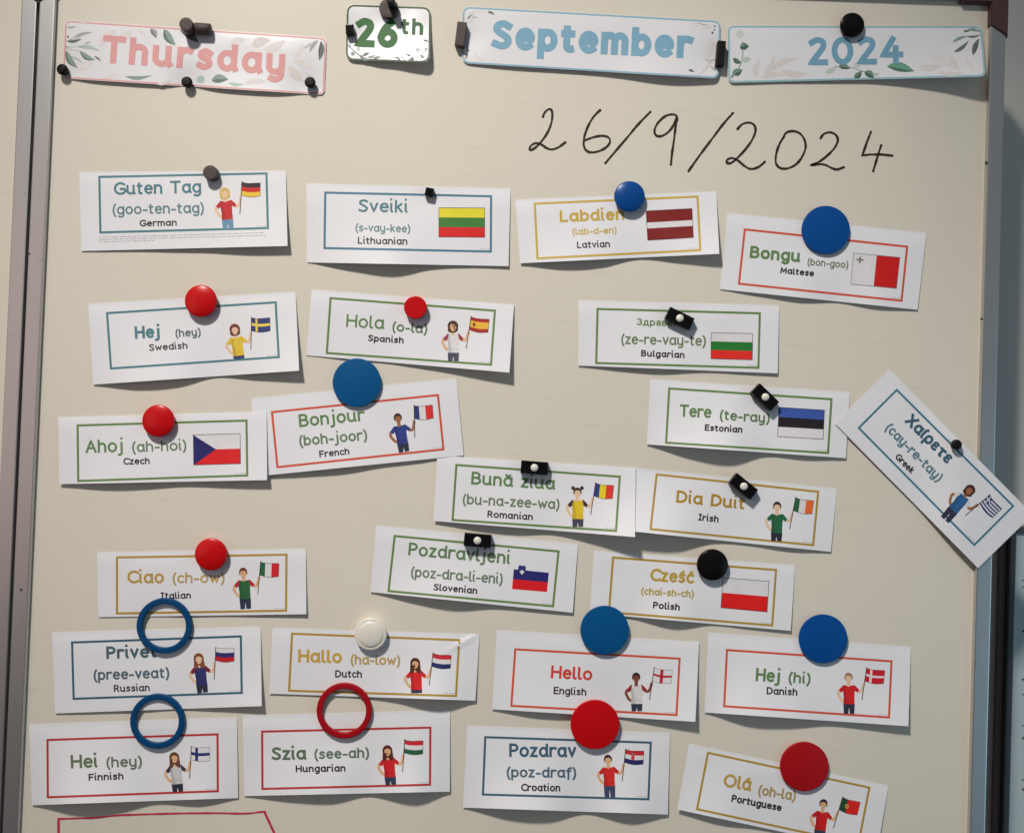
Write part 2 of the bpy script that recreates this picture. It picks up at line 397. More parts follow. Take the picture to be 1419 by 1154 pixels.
def make_board(name, x0, x1, label, cap_sides=('l', 'r'), rails=('l', 'r', 't', 'b')):
    root = empty(name, ((x0+x1)/2, 0.02, BZ), label, 'whiteboard')
    bm = bmesh.new(); box(bm, x0-.004, x1+.004, 0, .016, BZ-.004, TZ+.004); finish('writing_surface', bm, M_board, root)
    def rail(a, b, c, d):
        bm = bmesh.new(); box(bm, a, b, -FH, .022, c, d, .0012); finish('frame_rail', bm, M_alu, root)
    if 'l' in rails: rail(x0-RW, x0, BZ, TZ)
    if 'r' in rails: rail(x1, x1+RW, BZ, TZ)
    if 't' in rails: rail(x0-RW+.012, x1+RW-.012, TZ, TZ+RW)
    if 'b' in rails: rail(x0-RW+.012, x1+RW-.012, BZ-RW, BZ)
    for s in cap_sides:
        sg = -1 if s == 'l' else 1; xe = x0 if s == 'l' else x1
        for top in (1, -1):
            ze = TZ if top == 1 else BZ
            bm = bmesh.new(); e = .0016
            # L-shaped moulded corner with slanted ends, outline in (u outward, v up)
            o = RW+e; ln = .036
            pts = [(-ln+.006, -.0035), (-.001, -.0035), (-.001, -.026), (o, -ln-.002), (o, o*.6), (o*.6, o), (-ln, o)]
            f = [bm.verts.new((xe+sg*u, -FH-e, ze+top*v)) for u, v in pts]
            b_ = [bm.verts.new((xe+sg*u, .024, ze+top*v)) for u, v in pts]
            bm.faces.new(f); bm.faces.new(b_[::-1])
            for i in range(len(pts)):
                j = (i+1) % len(pts); bm.faces.new((f[i], b_[i], b_[j], f[j]))
            bmesh.ops.recalc_face_normals(bm, faces=bm.faces[:])
            bmesh.ops.bevel(bm, geom=[ed for ed in bm.edges if all(abs(v.co.y+FH+e) < 1e-6 for v in ed.verts)], offset=.0012, segments=2, affect='EDGES')
            finish('corner_cap', bm, M_cap, root)
    return root

BOARD = make_board('whiteboard', LX, RX, 'large whiteboard in an aluminium frame covered with greeting cards')
gap = 4*PX
LBX1 = LX-RW-gap-RW
LEFTB = make_board('whiteboard', LBX1-.9, LBX1, 'empty whiteboard cut off at the left edge of the photo', cap_sides=('r',), rails=('r', 't', 'b'))

# wall behind, 11 cm back
WD = 0.115
M_wall = mat('painted_wall', (.64, .605, .56), rough=.75, noise=.05, nscale=6, bump=.25, bscale=120)
bm = bmesh.new(); box(bm, -2.2, 2.4, WD, WD+.12, -1.4, 1.5); tag(finish('wall', bm, M_wall), 'pale painted wall behind the whiteboards', kind='structure')

# screws, scuffs on the rails
M_dot = mat('dark_scuff', (.05, .045, .04), rough=.7, noise=.3, nscale=300)
def dot_on(px, py, r, name, h, root=BOARD):
    bm = bmesh.new(); c = P(px, py, h)
    bmesh.ops.create_cone(bm, cap_ends=True, segments=12, radius1=r*PX, radius2=r*PX*.8, depth=.0005, matrix=Matrix.Translation(c) @ Matrix.Rotation(R(90), 4, 'X'))
    finish(name, bm, M_dot, root)
for px, py, r in ((41, 352, 1.5), (1360.5, 442, 2.0), (1367, 226, 2.4), (29, 817, 2.0)):
    dot_on(px, py, r, 'rail_screw', FH+.0001, BOARD if px != 41 else LEFTB)

# handwritten date and the red drawn box
M_marker = mat('black_marker', lin((50, 38, 30)), rough=.35, noise=.6, nscale=160)
M_mred = mat('red_marker', lin((196, 52, 82)), rough=.45, noise=.18, nscale=220)
def bmap(x, y, layer): return P(x, y, .00025+layer*.00003)
def Z(ox, oy, s): return lambda x, y: (ox+x/s, oy+y/s)
z = Z(700, 130, 2.4466)
HW = [[(128, 78), (134, 64), (147, 53), (157, 56), (160, 75), (155, 105), (140, 138), (116, 170), (95, 188), (84, 190), (86, 178), (102, 168), (122, 172), (140, 184), (158, 189), (180, 182), (204, 165)],
      [(322, 56), (300, 78), (281, 110), (268, 148), (267, 178), (280, 196), (305, 198), (335, 187), (354, 168), (352, 150), (332, 143), (305, 146), (270, 158)],
      [(492, 62), (450, 105), (415, 147), (340, 235)],
      [(583, 90), (580, 75), (565, 70), (540, 78), (515, 103), (506, 128), (514, 143), (532, 143), (553, 130), (570, 108), (582, 80), (578, 110), (572, 160), (566, 200), (562, 240)],
      [(772, 66), (740, 102), (700, 155), (655, 215), (622, 262)],
      [(788, 120), (803, 104), (825, 98), (843, 105), (849, 125), (838, 155), (815, 188), (785, 220), (765, 235), (752, 234), (753, 224), (770, 218), (790, 227), (810, 244), (832, 255), (858, 249), (880, 231)],
      [(945, 145), (928, 175), (918, 210), (919, 238), (935, 253), (962, 252), (990, 236), (1010, 208), (1019, 178), (1012, 150), (995, 132), (972, 127), (952, 133), (943, 150)],
      [(1070, 150), (1080, 137), (1100, 131), (1119, 138), (1128, 156), (1118, 182), (1092, 210), (1062, 232), (1037, 242), (1062, 239), (1085, 241), (1105, 251), (1125, 257), (1148, 249)],
      [(1240, 130), (1228, 160), (1217, 192), (1211, 209), (1240, 206), (1275, 206), (1312, 210)],
      [(1275, 175), (1265, 205), (1256, 235), (1248, 262)]]
bm = bmesh.new()
for i, st in enumerate(HW):
    ribbon(bm, smoothpts([z(*p) for p in st], 4) if i not in (8,) else [z(*p) for p in st], 3.05, bmap, 1+(i % 2)*.5+i*.02, step=2.5, cap=.8, vary=.14)
    for e in (st[0], st[-1]): poly_on(bm, disc_pts(*z(*e), 1.75), bmap, 2.2)
face_out(bm); finish('handwritten_date', bm, M_marker, BOARD)
bm = bmesh.new(); z = Z(60, 1090, 4.1735)
ribbon(bm, [z(88, 420), z(88, 184)], 3.6, bmap, 1)
ribbon(bm, smoothpts([z(*p) for p in ((82, 184), (180, 181), (300, 177), (400, 166), (500, 160), (740, 153), (880, 151), (1010, 150), (1120, 153), (1200, 151), (1250, 144), (1287, 141))]), 2.6, bmap, 1.5, vary=.12)
ribbon(bm, [z(1278, 141), z(1312, 215), z(1365, 330)], 3.4, bmap, 2)
face_out(bm); finish('drawn_red_line', bm, M_mred, BOARD)

# neighbouring notice panel low on the right, fixed to the wall
root = NP = empty('notice_panel', (P(1430, 745, -WD+.014).x+.1, WD-.01, P(1430, 1150, -WD+.014).z), 'pale grey panel with a dark edge, cut off at the lower right edge', 'notice panel')
M_pan = mat('grey_panel', (.46, .52, .54), rough=.45, noise=.04, nscale=20)
M_edge = mat('dark_panel_edge', (.055, .055, .058), rough=.5, noise=.2, nscale=80)
M_brw = mat('brown_wall_shade', (.20, .15, .125), rough=.6, noise=.25, nscale=30)  # brown colour of the wall's shade beside the panel
pd = WD-.014
xa = P(1401.5, 940, -pd).x; zt = P(1402, 738, -pd).z
bm = bmesh.new(); box(bm, xa, xa+.35, pd, WD-.001, zt-.9, zt, .001); finish('panel_face', bm, M_pan, root)
bm = bmesh.new(); box(bm, xa-.0065, xa, pd-.003, WD-.001, zt-.9, zt+.007, .0012); finish('edge_trim', bm, M_edge, root)
bm = bmesh.new(); box(bm, xa, xa+.35, pd-.003, WD-.001, zt, zt+.007, .0012); finish('edge_trim', bm, M_edge, root)
bm = bmesh.new(); box(bm, xa-.0125, xa-.0067, pd+.005, WD-.001, zt-.9, zt+.004, .001); finish('wall_shade_strip', bm, M_brw, root)  # added brown strip standing in for shade on the wall beside the panel
def pmap(x, y, layer): return P(x, y, -pd+.0003+layer*.00005)
for pts_ in [[(1415.5, y), (1420, y-2.6), (1420, y+2.6)] for y in (874, 941, 1022, 1093)]+[[(1416.5, y), (1422, y), (1422, y+1.6), (1416.5, y+1.6)] for y in (803, 812, 961, 1004, 1079)]:
    bm = bmesh.new(); poly_on(bm, pts_, pmap, 1); face_out(bm); finish('printed_mark', bm, M_edge, root)

# ------------------------------------------------------------------ paper cards
def inv_bilinear(q, x, y):
    """u, v of point in quad q = TL, TR, BR, BL"""
    (x0, y0), (x1, y1), (x2, y2), (x3, y3) = q
    u = v = .5
    for _ in range(8):
        fx = (1-u)*(1-v)*x0+u*(1-v)*x1+u*v*x2+(1-u)*v*x3-x
        fy = (1-u)*(1-v)*y0+u*(1-v)*y1+u*v*y2+(1-u)*v*y3-y
        a = (1-v)*(x1-x0)+v*(x2-x3); b = (1-u)*(x3-x0)+u*(x2-x1)
        c = (1-v)*(y1-y0)+v*(y2-y3); d = (1-u)*(y3-y0)+u*(y2-y1)
        det = a*d-b*c; u -= (fx*d-fy*b)/det; v -= (a*fy-c*fx)/det
    return u, v
def prof(vals, u):
    n = len(vals)-1; u = max(0, min(1, u))*n; i = min(n-1, int(u)); t = u-i
    p0 = vals[max(0, i-1)]; p1 = vals[i]; p2 = vals[i+1]; p3 = vals[min(n, i+2)]
    return max(0.0, 0.5*((2*p1)+(-p0+p2)*t+(2*p0-5*p1+4*p2-p3)*t*t+(-p0+3*p1-3*p2+p3)*t**3))

class Sheet:
    def __init__(s, quad, lifts, pin, base=.0008, top=.0007, power=1.7, crease=None, seed=0, right=0.0):
        s.q = quad; s.l = lifts; s.base = base; s.top = top; s.pw = power; s.pin = pin; s.crease = crease; s.right = right; s.xr = None
        s.asp = math.dist(quad[0], quad[1])/math.dist(quad[0], quad[3])
        rr = random.Random(seed); s.ph = [rr.uniform(0, 6.28) for _ in range(6)]
    def h(s, x, y):
        u, v = inv_bilinear(s.q, x, y); vc = max(0, min(1, v)); uc = max(0, min(1, u))
        g = vc**s.pw
        h = s.base + prof(s.l, uc)*PX*1.0*g
        if vc < .16: h -= s.top*(1-vc/.16)**2
        h += s.right*max(0, uc-.72)**1.5
        h += .00026*(1+math.sin(7*uc+s.ph[0])*math.sin(4*vc+s.ph[1]))*min(1, vc*4) + .00012*(1+math.sin(19*uc+s.ph[2]+3*vc))*min(1, vc*4)
        if s.crease:
            (ax, ay), (bx, by) = s.crease; d = ((x-ax)*(by-ay)-(y-ay)*(bx-ax))/math.hypot(bx-ax, by-ay)
            tt = ((x-ax)*(bx-ax)+(y-ay)*(by-ay))/((bx-ax)**2+(by-ay)**2)
            fall = math.exp(-((tt-.5)/.55)**2*1.2)
            h += (.0022*math.exp(-(d/2.2)**2)-.0003*math.exp(-((d-5)/4)**2))*fall
        if s.xr:
            t = max(0, min(1, (x-s.xr[0])/(s.xr[1]-s.xr[0]))); h += s.xr[2]*t*t*(3-2*t)
        for (mx, my) in s.pin:
            dd = math.hypot(x-mx, y-my)
            if dd < 60: h = s.base*.5+(h-s.base*.5)*(1-math.exp(-(dd/26)**2))
        return max(h, .00035)
    def map(s, x, y, layer):
        return P(x, y, s.h(x, y)+.00005+layer*.000028)

def rounded(q, r, n=6):
    out = []
    for i in range(4):
        p = Vector(q[i]); a = Vector(q[i-1]); b = Vector(q[(i+1) % 4])
        pa = p+(a-p).normalized()*r; pb = p+(b-p).normalized()*r
        if r <= 0: out.append(tuple(p)); continue
        for k in range(n+1):
            t = k/n; out.append(tuple((1-t)**2*pa+2*t*(1-t)*p+t*t*pb))
    return out

def inset(q, d):
    c = []
    for i in range(4):
        p = Vector(q[i]); a = (Vector(q[i-1])-p).normalized(); b = (Vector(q[(i+1) % 4])-p).normalized()
        c.append(tuple(p+(a+b)*d))
    return c

def sheet_mesh(sh, outline, m, parent, thick=.00022, step=4.5, name='paper'):
    bm = bmesh.new(); poly_on(bm, outline, lambda x, y, l: Vector((x, y, 0)), 0, step)
    bmesh.ops.remove_doubles(bm, verts=bm.verts[:], dist=.01)
    bm.verts.index_update(); vs = [(v.co.x, v.co.y) for v in bm.verts]; fs = [[v.index for v in f.verts] for f in bm.faces]
    be = [[v.index for v in e.verts] for e in bm.edges if e.is_boundary]
    bm.free()
    top = []; bot = []
    for x, y in vs:
        h = sh.h(x, y); p = P(x, y, h); top.append(p); bot.append(p+Vector((0, thick, 0)))
    n = len(vs); V = top+bot; Fc = [f for f in fs]+[[i+n for i in f[::-1]] for f in fs]
    for a, b in be:
        k = len(V); V += [top[a], top[b], bot[b], bot[a]]; Fc.append([k, k+1, k+2, k+3])
    me = bpy.data.meshes.new(name); me.from_pydata([tuple(v) for v in V], [], Fc)
    bm = bmesh.new(); bm.from_mesh(me)
    bm.normal_update(); bm.faces.ensure_lookup_table()
    nf = len(fs)
    for i, f in enumerate(bm.faces):
        if i < nf and f.normal.y > 0: f.normal_flip()
        elif nf <= i < 2*nf and f.normal.y < 0: f.normal_flip()
    bm.to_mesh(me); bm.free()
    o = link(name, me, None, True, [m]); o.parent = parent; o.matrix_parent_inverse = Matrix.Translation(-parent.location)
    return o

# ---- flags, drawn in a unit square (s right, t down)
WHT = (226, 222, 226); BLK = (30, 24, 26); DK = (48, 42, 48)
def h3(a, b, c): return [(0, 0, 1, 1/3, a), (0, 1/3, 1, 2/3, b), (0, 2/3, 1, 1, c)]
def v3(a, b, c): return [(0, 0, 1/3, 1, a), (1/3, 0, 2/3, 1, b), (2/3, 0, 1, 1, c)]
def cross(bg, fg, x0=.28, x1=.42, y0=.42, y1=.60): return [(0, 0, 1, 1, bg), (x0, 0, x1, 1, fg, 1), (0, y0, x0, y1, fg, 1), (x1, y0, 1, y1, fg, 1)]
NAVY = (44, 52, 118); FR = (204, 30, 32)
def greek():
    b = (42, 62, 122); out = [(0, i/9, 1, (i+1)/9, b if i % 2 == 0 else WHT) for i in range(9)]
    return out+[(0, 0, .38, 5/9, b, 1), (.15, 0, .22, 5/9, WHT, 2), (0, .23, .38, .33, WHT, 2.6)]
FLAGS = {
 'germany': (h3((52, 38, 40), (206, 36, 28), (236, 196, 60)), []),
 'sweden': (cross((52, 62, 120), (236, 208, 90), .28, .40, .40, .60), []),
 'spain': ([(0, 0, 1, .25, (172, 30, 26)), (0, .25, 1, .75, (236, 182, 58)), (0, .75, 1, 1, (172, 30, 26))], [(.28, .5, .085, .15, (130, 52, 28))]),
 'france': (v3((46, 56, 118), WHT, (222, 50, 46)), []),
 'romania': (v3((42, 58, 132), (228, 206, 40), (224, 50, 36)), []),
 'ireland': (v3((36, 98, 62), WHT, (238, 106, 46)), []),
 'italy': (v3((34, 104, 68), WHT, (212, 40, 46)), []),
 'russia': (h3(WHT, (44, 46, 110), (196, 30, 46)), []),
 'holland': (h3((206, 42, 54), WHT, (30, 46, 100)), []),
 'england': (cross(WHT, (188, 26, 42), .44, .60, .42, .58), []),
 'denmark': (cross((206, 26, 42), WHT, .28, .42, .42, .58), []),
 'finland': (cross(WHT, (40, 48, 110), .28, .44, .40, .62), []),
 'hungary': (h3((206, 42, 54), WHT, (40, 92, 62)), []),
 'croatia': (h3((204, 36, 50), WHT, (34, 40, 98)), [(.5, .48, .10, .22, (206, 70, 74)), (.5, .22, .08, .07, (140, 120, 130))]),
 'portugal': ([(0, 0, .42, 1, (28, 74, 42)), (.42, 0, 1, 1, (222, 32, 26))], [(.42, .5, .11, .17, (206, 176, 74)), (.42, .5, .05, .10, (200, 60, 50))]),
 'greece': (greek(), []),
 'lithuania': (h3((232, 218, 48), (62, 126, 52), (222, 28, 30)), []),
 'latvia': ([(0, 0, 1, .4, (128, 20, 20)), (0, .4, 1, .6, WHT), (0, .6, 1, 1, (128, 20, 20))], []),
 'malta': ([(0, 0, .5, 1, WHT), (.5, 0, 1, 1, (206, 22, 22))], 'malta'),
 'bulgaria': (h3(WHT, (36, 122, 46), (230, 42, 32)), []),
 'czechia': ([(0, 0, 1, .5, WHT), (0, .5, 1, 1, (222, 26, 32))], 'czech'),
 'estonia': (h3((58, 88, 172), (32, 26, 34), WHT), []),
 'slovenia': ([(0, .0, 1, .5, (38, 38, 112)), (0, .5, 1, 1, (222, 22, 30))], 'slov'),
 'poland': ([(0, 0, 1, .5, WHT), (0, .5, 1, 1, (228, 26, 26))], []),
}
def multi(name, items, parent, sheet, world=None):
    """one mesh with one material slot per colour; items = list of (colour, fn(bm))"""
    bm = bmesh.new(); cols = []
    for c, fn in items:
        if c not in cols: cols.append(c)
        n0 = len(bm.faces); fn(bm); bm.faces.ensure_lookup_table()
        for i in range(n0, len(bm.faces)): bm.faces[i].material_index = cols.index(c)
    face_out(bm)
    me = bpy.data.meshes.new(name); bm.to_mesh(me); bm.free()
    o = link(name, me, None, False, [ink(c) for c in cols])
    par = parent; o.parent = par
    o.matrix_parent_inverse = Matrix.Translation(-(world if world is not None else par.location))
    return o

def flag_items(kind, FN, sheet, layer=1, outline=DK, ow=.55, cell=.17, size=26):
    rects, extra = FLAGS[kind]; items = []
    for rc in rects:
        s0, t0, s1, t1, c = rc[:5]; dl = rc[5] if len(rc) > 5 else 0
        def f(bm, s0=s0, t0=t0, s1=s1, t1=t1, dl=dl):
            ns = max(1, int((s1-s0)/cell+.99)); nt_ = max(1, int((t1-t0)/(cell*1.6)+.99))
            g = [[bm.verts.new(sheet.map(*FN(s0+(s1-s0)*i/ns, t0+(t1-t0)*j/nt_), layer+dl)) for i in range(ns+1)] for j in range(nt_+1)]
            for j in range(nt_):
                for i in range(ns): bm.faces.new((g[j][i], g[j][i+1], g[j+1][i+1], g[j+1][i]))
        items.append((c, f))
    if extra == 'czech':
        items.append(((36, 34, 104), lambda bm: poly_on(bm, [FN(0, 0), FN(.48, .5), FN(0, 1)], sheet.map, layer+2, 9)))
    elif extra == 'malta':
        for a, b, c_, d in ((.13, .10, .17, .30), (.07, .17, .23, .22)):
            items.append(((128, 124, 122), lambda bm, a=a, b=b, c_=c_, d=d: poly_on(bm, [FN(a, b), FN(c_, b), FN(c_, d), FN(a, d)], sheet.map, layer+2+a*5)))
    elif extra == 'slov':
        items.append(((40, 48, 118), lambda bm: poly_on(bm, [FN(*p) for p in ((.13, -.22), (.33, -.22), (.34, .06), (.24, .30), (.12, .06))], sheet.map, layer+2)))
        items.append((WHT, lambda bm: poly_on(bm, [FN(*p) for p in ((.24, -.02), (.31, .10), (.24, .24), (.17, .10))], sheet.map, layer+3)))
    elif extra:
        for k, (cs, ct, rs, rt, c) in enumerate(extra):
            items.append((c, lambda bm, cs=cs, ct=ct, rs=rs, rt=rt, k=k: poly_on(bm, [FN(cs+rs*math.cos(a), ct+rt*math.sin(a)) for a in [i*.6283 for i in range(10)]], sheet.map, layer+2+k)))
    if outline:
        pts = [FN(i/8, 0) for i in range(9)]+[FN(1, i/4) for i in range(1, 5)]+[FN(1-i/8, 1) for i in range(1, 9)]+[FN(0, 1-i/4) for i in range(1, 4)]
        items.append((outline, lambda bm: ribbon(bm, pts, ow, sheet.map, layer+4.6, True)))
    return items

# ---- the drawn child: measured once, placed with head centre, angle and cut line
FS = 11.54
def child(parent, sheet, hx, hy, ang, cut, flag, hair, hairc, skin, shirt, sleeve, trousers, sc=1.0):
    ca, sa = math.cos(R(ang-4.0)), math.sin(R(ang-4.0))
    def T(x, y):
        a = (x-410)/FS*sc; b = (y-450)/FS*sc
        return (hx+a*ca-b*sa, hy+a*sa+b*ca)
    cy = 450+cut*FS      # where the border cuts the legs, template units
    wl = parent.location.copy()
    def pl(pts, layer): return lambda bm: poly_on(bm, [T(*p) for p in pts], sheet.map, layer, 7)
    def rb(pts, w_, layer): return lambda bm: ribbon(bm, smoothpts([T(*p) for p in pts], 4), w_/FS*sc, sheet.map, layer)
    dark = tuple(int(c*.72) for c in skin)
    body = [(skin, rb([(268, 640), (245, 690), (262, 740), (300, 800), (338, 815)], 44, 1)),
            (skin, rb([(545, 655), (590, 672), (615, 655), (640, 600), (655, 548)], 42, 1)),
            (skin, pl(disc_pts(655, 550, 24, 30, 10), 1.6)),
            (skin, pl([(385, 500), (436, 500), (440, 575), (410, 592), (380, 575)], 1.5)),
            (skin, pl([(411+51*math.cos(a)*(1 if math.sin(a) < .3 else .88), 457+70*math.sin(a)) for a in [i*.4488 for i in range(14)]], 3)),
            (dark, pl(disc_pts(390, 455, 7, 6, 6), 4.0)), (dark, pl(disc_pts(430, 455, 7, 6, 6), 4.0)),
            (dark, pl([(395, 497), (426, 497), (410, 505)], 4.0))]
    o = multi('child_picture', body, parent, sheet)
    items = []
    A = lambda a0, a1, rx, ry, cx=410, cyy=440: [(cx+rx*math.cos(R(a0+(a1-a0)*i/12)), cyy-ry*math.sin(R(a0+(a1-a0)*i/12))) for i in range(13)]
    fringe = [(450, 425), (425, 408), (395, 405), (372, 418), (360, 440)]
    if hair == 'short':
        items.append(pl(A(-25, 205, 66, 76) + [(350, 490), (362, 470), (362, 440), (380, 415), (420, 412), (452, 428), (460, 460), (462, 485)], 4.5))
    elif hair == 'bob':
        items.append(pl(A(-25, 205, 86, 88) + [(324, 505), (348, 540), (400, 548), (460, 540), (494, 505)], 2.85))
        items.append(pl(A(20, 160, 66, 70) + fringe[::-1], 4.5))
    elif hair == 'long':
        items.append(pl(A(-12, 192, 80, 88) + [(322, 560), (330, 612), (375, 590), (400, 540), (440, 590), (480, 618), (498, 570)], 2.85))
        items.append(pl(A(20, 160, 64, 72) + fringe[::-1], 4.5))
    elif hair == 'buns':
        items.append(pl(A(-20, 200, 67, 76) + [(352, 480), (364, 460), (364, 432), (395, 408), (440, 412), (458, 440), (464, 480)], 4.5))
        items.append(pl(disc_pts(340, 372, 30), 5)); items.append(pl(disc_pts(482, 372, 30), 5))
    def sub(name, its):
        ob = multi(name, its, o, sheet, wl)
        ob.matrix_parent_inverse = Matrix.Identity(4); ob.parent = o
        return ob
    sub('hair', [(hairc, f) for f in items])
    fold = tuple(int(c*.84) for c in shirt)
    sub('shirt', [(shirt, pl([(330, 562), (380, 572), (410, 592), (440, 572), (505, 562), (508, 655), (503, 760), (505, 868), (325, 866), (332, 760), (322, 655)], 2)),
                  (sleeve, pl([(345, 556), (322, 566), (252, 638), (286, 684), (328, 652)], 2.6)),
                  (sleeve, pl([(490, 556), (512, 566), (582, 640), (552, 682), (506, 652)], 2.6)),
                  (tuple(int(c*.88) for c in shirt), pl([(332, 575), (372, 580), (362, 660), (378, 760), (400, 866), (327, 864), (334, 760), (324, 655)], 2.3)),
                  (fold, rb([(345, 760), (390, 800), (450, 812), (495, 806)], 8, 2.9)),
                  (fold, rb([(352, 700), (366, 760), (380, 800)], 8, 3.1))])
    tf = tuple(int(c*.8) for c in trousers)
    cyl = min(cy, 1500)
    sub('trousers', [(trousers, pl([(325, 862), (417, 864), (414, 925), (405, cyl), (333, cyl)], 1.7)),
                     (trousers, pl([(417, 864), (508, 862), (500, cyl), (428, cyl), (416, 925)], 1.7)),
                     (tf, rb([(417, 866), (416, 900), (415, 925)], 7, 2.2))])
    sub('flag_pole', [((72, 56, 54), lambda bm: ribbon(bm, [T(702, 280), T(622, 800)], 13/FS*sc, sheet.map, 2.4))])
    tp = [(695, 290), (740, 306), (790, 320), (850, 326), (920, 326), (992, 334)]
    bt = [(672, 500), (715, 514), (770, 534), (830, 546), (900, 546), (970, 540)]
    def FN(s, t):
        k = s*5; i = min(4, int(k)); f = k-i
        if s < 0 or s > 1: i = 0 if s < 0 else 4; f = k-i
        a = (tp[i][0]+(tp[i+1][0]-tp[i][0])*f, tp[i][1]+(tp[i+1][1]-tp[i][1])*f); b = (bt[i][0]+(bt[i+1][0]-bt[i][0])*f, bt[i][1]+(bt[i+1][1]-bt[i][1])*f)
        return T(a[0]+(b[0]-a[0])*t, a[1]+(b[1]-a[1])*t)
    ol = (120, 112, 116) if flag in ('england', 'finland', 'russia') else ((70, 46, 48))
    sub('flag', flag_items(flag, FN, sheet, 1, ol, .42, cell=.34))

CARDS = {}
def card(key, O, s, quad, border, bcol, lines, lifts, pin, label, base=.0008, fig=None, flag=None, crease=None, right=0.0, top=.0007, power=1.7, tiny=False, bw=3.0):
    z = Z(O[0], O[1], s); q = [z(*p) for p in quad]; b = [z(*p) for p in border]
    sh = Sheet(q, lifts, [pin] if isinstance(pin, tuple) else (pin or []), base, top, power, ([z(*c) for c in crease] if crease else None), len(CARDS)+3, right)
    if key == 'greek': sh.xr = (1268, 1338, .0062)
    loc = P((q[0][0]+q[1][0])/2, (q[0][1]+q[1][1])/2, 0)
    root = empty('greeting_card', loc, label, 'greeting card', 'printed greeting cards on the whiteboard')
    sheet_mesh(sh, q, M_paper, root)
    bm = bmesh.new(); bi = inset(b, bw/2)
    ribbon(bm, bi+[bi[0]], bw, sh.map, 1, True, step=4.5); face_out(bm); finish('printed_border', bm, ink(bcol), root)
    names = ('greeting_lettering', 'sound_lettering', 'language_lettering')
    for nm, s_, p0, p1, cap, sw, col in lines:
        bm = bmesh.new(); text_on(bm, s_, z(*p0), z(*p1), cap/s, sw/s, sh.map); face_out(bm)
        finish(names['gsl'.index(nm)], bm, ink(col), root)
    if tiny:
        bm = bmesh.new()
        rr = random.Random(4)
        for (x0, y0), (x1, y1) in (((200, 469), (1197, 441)), ((203, 482), (1203, 457)), ((205, 495), (540, 488))):
            x = x0
            while x < x1-10:
                L = rr.uniform(12, 46); xe = min(x1, x+L)
                yy = lambda t: y0+(y1-y0)*(t-x0)/(x1-x0)
                ribbon(bm, [z(x, yy(x)), z(xe, yy(xe))], .9, sh.map, 1, step=5); x = xe+rr.uniform(5, 8)
        face_out(bm); finish('small_print', bm, ink((176, 172, 176)), root)
    bm = bmesh.new(); e1 = Vector(b[2])*.985+Vector(b[3])*.015; e0 = Vector(b[2])*.925+Vector(b[3])*.075
    up = (Vector(b[1])-Vector(b[2])).normalized()*4.6
    for t0, t1 in ((0, .34), (.42, .6), (.68, 1)):
        ribbon(bm, [tuple(e0.lerp(e1, t0)+up), tuple(e0.lerp(e1, t1)+up)], .7, sh.map, 1)
    face_out(bm); finish('small_print', bm, ink((172, 170, 174)), root)
    if flag:
        kind, fq = flag; fz = [z(*p) for p in fq]
        def FN(a, t): return tuple((1-a)*(1-t)*fz[0][i]+a*(1-t)*fz[1][i]+a*t*fz[2][i]+(1-a)*t*fz[3][i] for i in (0, 1))
        multi('printed_flag', flag_items(kind, FN, sh, 1, None if kind == 'slovenia' else ((112, 108, 108) if kind == 'malta' else DK), .6, cell=.085), root, sh)
    if fig:
        (hx, hy), ang, cutz, fl, hair, hc, sk, shc, slc, tr = fig
        child(root, sh, *z(hx, hy), ang, (cutz)/s, fl, hair, hc, sk, shc, slc, tr)
    CARDS[key] = sh
    return root

TEAL = (78, 126, 138); TEALB = (74, 122, 146); GOLD = (200, 168, 70); GOLD2 = (178, 142, 52); GRN = (104, 134, 76); GRT = (98, 132, 84)
ORR = (212, 86, 62); RED = (186, 52, 52); DKT = (46, 34, 42); TEALD = (58, 96, 116)
SK1 = (232, 196, 164); SK2 = (226, 176, 132); SK3 = (166, 104, 66); SK4 = (128, 74, 52)
JEAN = (62, 66, 92); NVY = (44, 48, 72)

card('german', (90, 220), 4.3, [(86, 80), (1316, 72), (1326, 520), (98, 550)], [(198, 103), (1207, 82), (1216, 420), (205, 446)], TEAL,
     [('g', 'Guten Tag', (292, 217), (812, 204), 76, 10.5, TEAL), ('s', '(goo-ten-tag)', (283, 334), (828, 324), 64, 8, (96, 130, 138)), ('l', 'German', (445, 405), (667, 400), 40, 9, DKT)],
     [0, 1, 3, 5, 8, 9], (292, 245), 'greeting card reading Guten Tag (goo-ten-tag) German, with rows of small print along its foot', tiny=True,
     fig=((952, 208), -1.2, 214, 'germany', 'bob', (214, 178, 92), SK1, (200, 32, 40), (190, 30, 38), (104, 142, 172)))
card('lithuanian', (400, 220), 4.3, [(105, 148), (1322, 178), (1310, 640), (108, 618)], [(212, 196), (1213, 218), (1211, 560), (207, 539)], TEALB,
     [('g', 'Sveiki', (415, 318), (710, 323), 76, 10, TEAL), ('s', '(s-vay-kee)', (397, 433), (724, 441), 48, 6.5, (104, 134, 144)), ('l', 'Lithuanian', (412, 508), (708, 513), 42, 9, DKT)],
     [0, 8, 13, 5, 2, 3], (595, 268), 'greeting card reading Sveiki (s-vay-kee) Lithuanian with a yellow, green and red flag',
     flag=('lithuania', [(895, 292), (1168, 294), (1168, 468), (895, 466)]))
